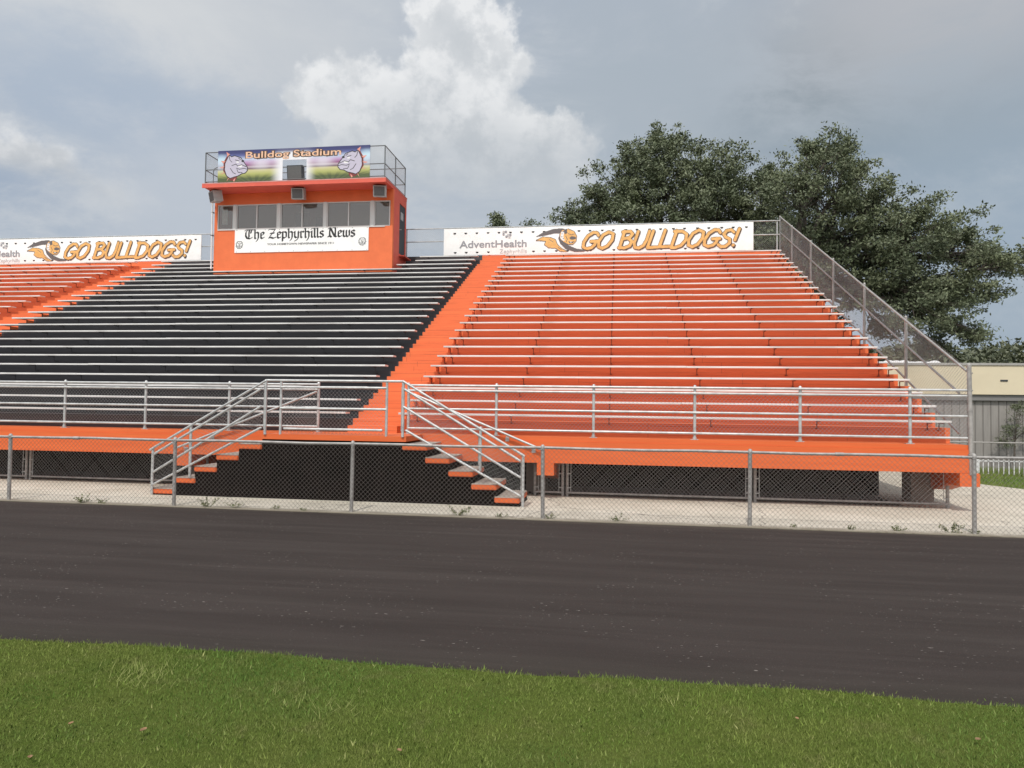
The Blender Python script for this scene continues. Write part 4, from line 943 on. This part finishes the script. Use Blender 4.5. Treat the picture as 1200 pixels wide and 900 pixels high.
# ------------------------------------------------------------ trees
def leaf_quads(C, size, n):
    a = nr.normal(size=(n, 3)); a /= np.linalg.norm(a, axis=1)[:, None]
    b = nr.normal(size=(n, 3)); b -= (a * b).sum(1)[:, None] * a; b /= np.linalg.norm(b, axis=1)[:, None]
    s = size * nr.uniform(.6, 1.35, n)[:, None]; w_ = s * .45
    return np.stack([C - a * s * .5, C + b * w_ * .5, C + a * s * .5, C - b * w_ * .5], 1)
def limb(mb, a, b, r0, r1, bend=.12, n=6):
    a = Vector(a); b = Vector(b); L = (b - a).length; pts = [a]; off = Vector((rnd.uniform(-1, 1), rnd.uniform(-1, 1), rnd.uniform(-.2, 1))) * L * bend
    for k in range(1, n + 1):
        t_ = k / n; p = a.lerp(b, t_) + off * math.sin(math.pi * t_) + Vector((rnd.uniform(-1, 1), rnd.uniform(-1, 1), rnd.uniform(-1, 1))) * L * .015; pts.append(p)
    pts[-1] = b
    for k in range(n): mb.tube(pts[k], pts[k + 1], r0 + (r1 - r0) * k / n, 7, r0 + (r1 - r0) * (k + 1) / n, caps=False)
    return pts
def oak(base, fork, blobs_, depth, label, leaf=.17, dens=900, group='trees behind the stand', name='oak_tree', lm=LEAF):
    sm = name == 'shrub'
    t = thing(name, label, 'shrub' if sm else 'tree', base, group)
    mb = MB(); limb(mb, base, fork, .03 if sm else .55, .02 if sm else .38, .03); Ls = []; Ts = []
    fork = Vector(fork)
    for (x, y, z, r) in blobs_:
        c = Vector((x, y, z)); pts = limb(mb, fork + Vector((rnd.uniform(-.2, .2), rnd.uniform(-.2, .2), rnd.uniform(-.8, .6))) * (.1 if sm else 1), c, .012 if sm else .07 + .05 * r, .006 if sm else .045, .14, 8)
        K = int(19 + 11 * r * r)
        # clusters toward the outside of the blob, with gaps
        for _ in range(K):
            d = Vector((rnd.gauss(0, 1), rnd.gauss(0, depth), rnd.gauss(0, .9))); d.normalize()
            e = c + Vector((d.x, d.y * depth, d.z * .85)) * r * rnd.choice((rnd.uniform(.3, 1.05), rnd.uniform(.3, 1.05), rnd.uniform(.9, 1.38)))
            mb.tube(pts[rnd.randrange(5, 9)], e, .004 if sm else .022, 4, .002 if sm else .008, caps=False)
            cr = rnd.uniform(.20, .46) * (.72 + .17 * r) * (.3 if sm else 1); n = int(dens * cr * cr * (8 if sm else 1))
            g = nr.normal(size=(n, 3)) * np.array([1, 1, .62]) * cr * .60
            L_ = np.array(e[:]) + g; Ls.append(leaf_quads(L_, leaf, n))
            Ts.append(np.clip(nr.normal(.22 + rnd.uniform(-.15, .25), .18, n), 0, 1))
    mb.build('trunk', BARK, t, True)
    tri_cloud('crown', np.concatenate(Ls), lm, np.concatenate(Ts), t, 4)
    return t
# ------------------------------------------------------------ behind on the right: shed, railing, fence
sh = thing('shed', 'long low grey sided building with a cream fascia beyond the right end of the stand', 'building', (11, 23.0, 0))
SX0, SX1, SY = 7.2, 22.0, 23.0
m = MB(); m.box(SX0, SX1, SY, SY + 9, -.02, 2.08); m.build('wall', SIDING, sh)
m = MB(); x = SX0 + .1
while x < SX1: m.box(x, x + .022, SY - .012, SY - .0005, .05, 2.07); x += .215
m.build('siding_battens', mat('grey_siding_batten', (.17, .16, .15), .7), sh)
m = MB(); m.box(SX0 - .1, SX1 + .1, SY - .10, SY + 9.1, 2.085, 2.26); m.build('gutter', GUTTER, sh)
m = MB(); m.box(SX0 - .15, SX1 + .15, SY - .16, SY + 9.1, 2.262, 3.12); m.build('fascia', CREAM, sh)
m = MB(); m.box(SX0 - .18, SX1 + .18, SY - .19, SY + 9.2, 3.122, 3.19); m.build('roof_edge', GREYROOF, sh)
m = MB(); m.box(11.15, 11.35, SY - .175, SY - .161, 2.65, 2.70); m.build('fascia_plate', DARKMETAL, sh)
m = MB()
for k in range(9): m.dome((7.9 + k * .22, SY + .6, 3.19), .2, .08 + .05 * rnd.random(), 8)
m.build('roof_patches', WHITEM, sh)
t = thing('white_railing', 'low white picket railing standing on the grass in front of the grey shed', 'railing', (9.9, 21.4, 0))
m = MB(); m.box(9.78, 9.90, 21.38, 21.46, 0, .52); m.build('end_post', WHITEM, t)
for z in (.40, .48):
    m = MB(); m.box(9.9, 16, 21.40, 21.43, z - .015, z + .015); m.build('rail', WHITEM, t)
m = MB(); x = 9.99
while x < 16: m.box(x, x + .025, 21.40, 21.42, .04, .47); x += .13
m.build('pickets', WHITEM, t)
for x in (11.0, 13.0, 15.0):
    m = MB(); m.box(x, x + .05, 21.37, 21.395, 0, .54); m.build('post', GALV, t)
t = thing('utility_box', 'small dark box between the stand corner and the white railing', 'box', (9.55, 21.5, 0))
m = MB(); m.box(9.42, 9.68, 21.45, 21.75, 0, .55); m.box(9.40, 9.70, 21.43, 21.77, .552, .58); m.build('cabinet', DARKMETAL, t)
t = thing('far_fence', 'thin chain link fence crossing in front of the grey shed', 'fence', (8, 19.8, 0))
m = MB(); m.tube((6.2, 19.8, .97), (20, 19.8, .97), .018, 8); m.build('top_rail', OLDGALV, t)
for x in (6.6, 12.6, 15.6):
    m = MB(); m.tube((x, 19.8, 0), (x, 19.8, 1.0), .025, 8); m.build('post', OLDGALV, t)
oak((11.45, 22.75, 0), (11.45, 22.7, .9), [(11.35, 22.6, 1.25, .26), (11.55, 22.6, 1.65, .28), (11.15, 22.65, .95, .22), (11.75, 22.6, 1.2, .25), (11.5, 22.6, 1.95, .16)], .5, 'thin dark shrub growing against the grey shed wall at the right edge', leaf=.045, dens=500, group='', name='shrub')
# long grass in front of the railing
n = 22000; x = nr.uniform(7.5, 15, n); y = nr.uniform(16.0, 22.9, n)
edge = np.interp(x, [7.6, 8.2, 8.7, 9.35, 11.2, 16], [24, 20.6, 18.6, 17.3, 15.9, 14.0]); k = y > edge; x, y = x[k], y[k]; n = len(x)
h = nr.uniform(.02, .06, n) + (y > 21.1) * nr.uniform(.02, .18, n); la = nr.uniform(0, 6.28, n); P = np.zeros((n, 3, 3))
P[:, 0] = np.stack([x - .01, y, np.full(n, -.03)], 1); P[:, 1] = np.stack([x + .01, y, np.full(n, -.03)], 1); P[:, 2] = np.stack([x + .03 * np.cos(la), y + .03 * np.sin(la), h], 1)
tag(tri_cloud('verge_grass', P, BLADE, np.clip(nr.normal(.08, .1, n), 0, 1)), 'green grass verge beyond the concrete at the right end of the stand', 'grass', kind='stuff')

A = [(-2.5, 12.5, 1.05), (-1.2, 13.1, 1.62), (0.5, 14.2, 1.91), (2.1, 15.8, 1.5), (2.8, 16.9, 0.8), (0.7, 15.8, .85), (4.2, 14.8, 1.8), (5.8, 14.3, 1.7), (8.0, 14.6, 1.3), (3.5, 12.7, 2.39), (6.7, 12.4, 2.39), (0.7, 12.0, 1.91), (8.5, 12.3, 1.91), (-1.5, 11.4, 1.6), (2, 10, 2.2), (5, 10, 2.2), (8, 9.6, 2.2), (10.5, 10.5, 2), (2.2, 14.0, 1.5), (4.8, 13.4, 1.7)]
oak((4.5, 41, 0), (4.3, 41, 7.5), [(x, 40 + rnd.uniform(-1.2, 1.2), z, r) for x, z, r in A], 1.5, 'broad dark oak tree rising behind the right long sign, higher of the two', dens=800)
B = [(8.9, 13.9, 0.68), (10.0, 13.7, 0.5), (10.9, 12.8, 0.49), (9.1, 12.8, 1.1), (8.0, 11.7, 1.3), (9.6, 11.3, 1.7), (11.3, 11.3, 0.89), (11.8, 10.4, 1.5), (10.5, 9.5, 2.1), (13.1, 10.1, 1.1), (13.2, 8.7, 1.9), (14.8, 9.5, 1.0), (15.5, 8.7, 1.0), (16.9, 8.1, 0.75), (15.9, 7.1, 0.85), (14.6, 7.1, 1.5), (12.7, 6.8, 1.7), (11.3, 7.2, 1.7), (14.1, 5.7, 1.0), (15.0, 5.1, 0.5), (9.4, 8.2, 1.6), (16.2, 8.7, 0.6), (12.2, 5.6, 0.7), (7.4, 9.6, 1.3), (14.0, 4.7, .55), (12.0, 8.6, 1.6), (13.8, 6.6, 1.1)]
oak((8.9, 35.2, 0), (8.3, 34.8, 7.4), [(x, 34 + rnd.uniform(-1, 1), z, r) for x, z, r in B], 1.35, 'dark oak tree overhanging beyond the side fence at the right, branches drooping low', leaf=.15, dens=950)
oak((-7.2, 46, 0), (-7.3, 46, 9), [(-7.6, 45, 13.3, .45), (-7.75, 45, 13.75, .28), (-7.2, 45, 12.6, .7)], 1.0, 'small treetop showing above the left end of the right sign', dens=500)
oak((-5.2, 46, 0), (-5.2, 46, 9), [(-5.4, 45, 13.0, .5), (-4.9, 45, 12.6, .7)], 1.0, 'tiny treetop just clearing the sign beside the small treetop', dens=500)
# hedge of distant trees low on the right
n = 60000; x = nr.uniform(12, 62, n); y = nr.uniform(56, 66, n); top = 6.7 + .35 * np.sin(x * .9) + .3 * np.sin(x * 2.3 + 1) + .25 * np.sin(x * 5.1)
z = top * np.sqrt(nr.random(n)) - np.abs(y - 60) * .08; L_ = np.stack([x, y, z], 1)
tag(tri_cloud('distant_woods', leaf_quads(L_, .42, n), FARLEAF, np.clip(nr.normal(.3, .25, n), 0, 1), None, 4), 'low band of distant green woods above the shed roof', 'woods', kind='stuff')

# ------------------------------------------------------------ weeds and fallen leaves
def weed(x, y, s, n, label):
    t = thing('weed', label, 'weed', (x, y, 0), 'weeds along the fence foot')
    mb = MB(); C = []
    for k in range(7):
        a = rnd.uniform(0, 6.28); e = Vector((x + math.cos(a) * s * rnd.uniform(.4, 1.3), y + math.sin(a) * s * .35, s * rnd.uniform(.2, .8)))
        mb.tube((x, y, 0), e, .003, 4, .0015, caps=False)
        for q in range(n // 7): 
            f_ = rnd.uniform(.3, 1.05); C.append((x + (e.x - x) * f_ + rnd.gauss(0, .012), y + (e.y - y) * f_ + rnd.gauss(0, .012), e.z * f_ + rnd.gauss(0, .01) + .012))
    mb.build('stems', WEEDLEAF, t)
    C = np.array(C); tri_cloud('leaves', leaf_quads(C, .032, len(C)), WEEDLEAF, np.clip(nr.normal(.3, .3, len(C)), 0, 1), t, 4)
WD = [(-8.95, 10.99, .20, 150, 'long low weed at the fence foot in the left bay'), (-8.6, 11.0, .13, 60, 'thin weed beside the long low weed in the left bay'), (-6.65, 11.03, .20, 170, 'bushy weed at the fence foot just right of the second post'), (-6.2, 11.02, .14, 70, 'sprawling weed left of the black panel'), (-5.5, 11.03, .08, 40, 'small weed in front of the left part of the black panel'), (-5.0, 11.0, .06, 30, 'tiny weed in front of the black panel'),
      (-2.45, 11.05, .19, 160, 'upright weed below the right stairs'), (-1.75, 11.05, .10, 50, 'small weed in front of the lowest right step'), (-1.0, 11.06, .14, 70, 'dark low weed right of the post by the right stairs'), (.05, 11.07, .15, 90, 'low weed in the middle of the bay right of the stairs'), (2.6, 11.08, .06, 30, 'tiny weed just right of the fourth visible fence post'), (3.4, 11.08, .10, 60, 'small weed at the fence foot near the right'), (4.0, 11.08, .15, 80, 'sprawling weed left of the last weed clump'), (4.75, 11.09, .19, 170, 'wide weed clump just left of the rightmost fence post'), (5.05, 11.09, .10, 50, 'small weed against the rightmost fence post')]
for w_ in WD: weed(*w_)
def gp(px, py):
    d = fw + r2 * ((px - 600) / F) + u2 * ((450 - py) / F); t_ = (.03 - EYE) / d.z; return d.x * t_, d.y * t_
for (px, py, s, lab) in ((168, 861, .022, 'curled brown dead leaf on the lawn at the lower left'), (1146, 872, .018, 'dry tan leaf on the lawn at the lower right'), (83, 853, .016, 'small brown leaf on the grass near the left edge'), (468, 885, .016, 'dry leaf on the lawn near the bottom middle'), (934, 847, .014, 'tiny tan leaf on the lawn right of the middle'), (35, 893, .016, 'brown leaf at the bottom left of the lawn')):
    x, y = gp(px, py); m = MB(); M = Matrix.Rotation(rnd.uniform(0, 6), 3, 'Z'); vs = []
    for i in range(5):
        for j in range(3):
            u_, v_ = i / 4 - .5, (j - 1) * (.35 * math.sin(math.pi * (i + .35) / 4.7)); p_ = M @ Vector((u_ * 2 * s, v_ * 2 * s, s * (abs(v_) * 1.1 + u_ * u_ * 1.0))); vs.append((x + p_.x, y + p_.y, .052 + p_.z))
    m.add(vs, [(i * 3 + j, i * 3 + j + 1, i * 3 + j + 4, i * 3 + j + 3) for i in range(4) for j in range(2)])
    o = m.build('fallen_leaf', DRYLEAF); tag(o, lab, 'leaf', 'fallen leaves on the lawn')
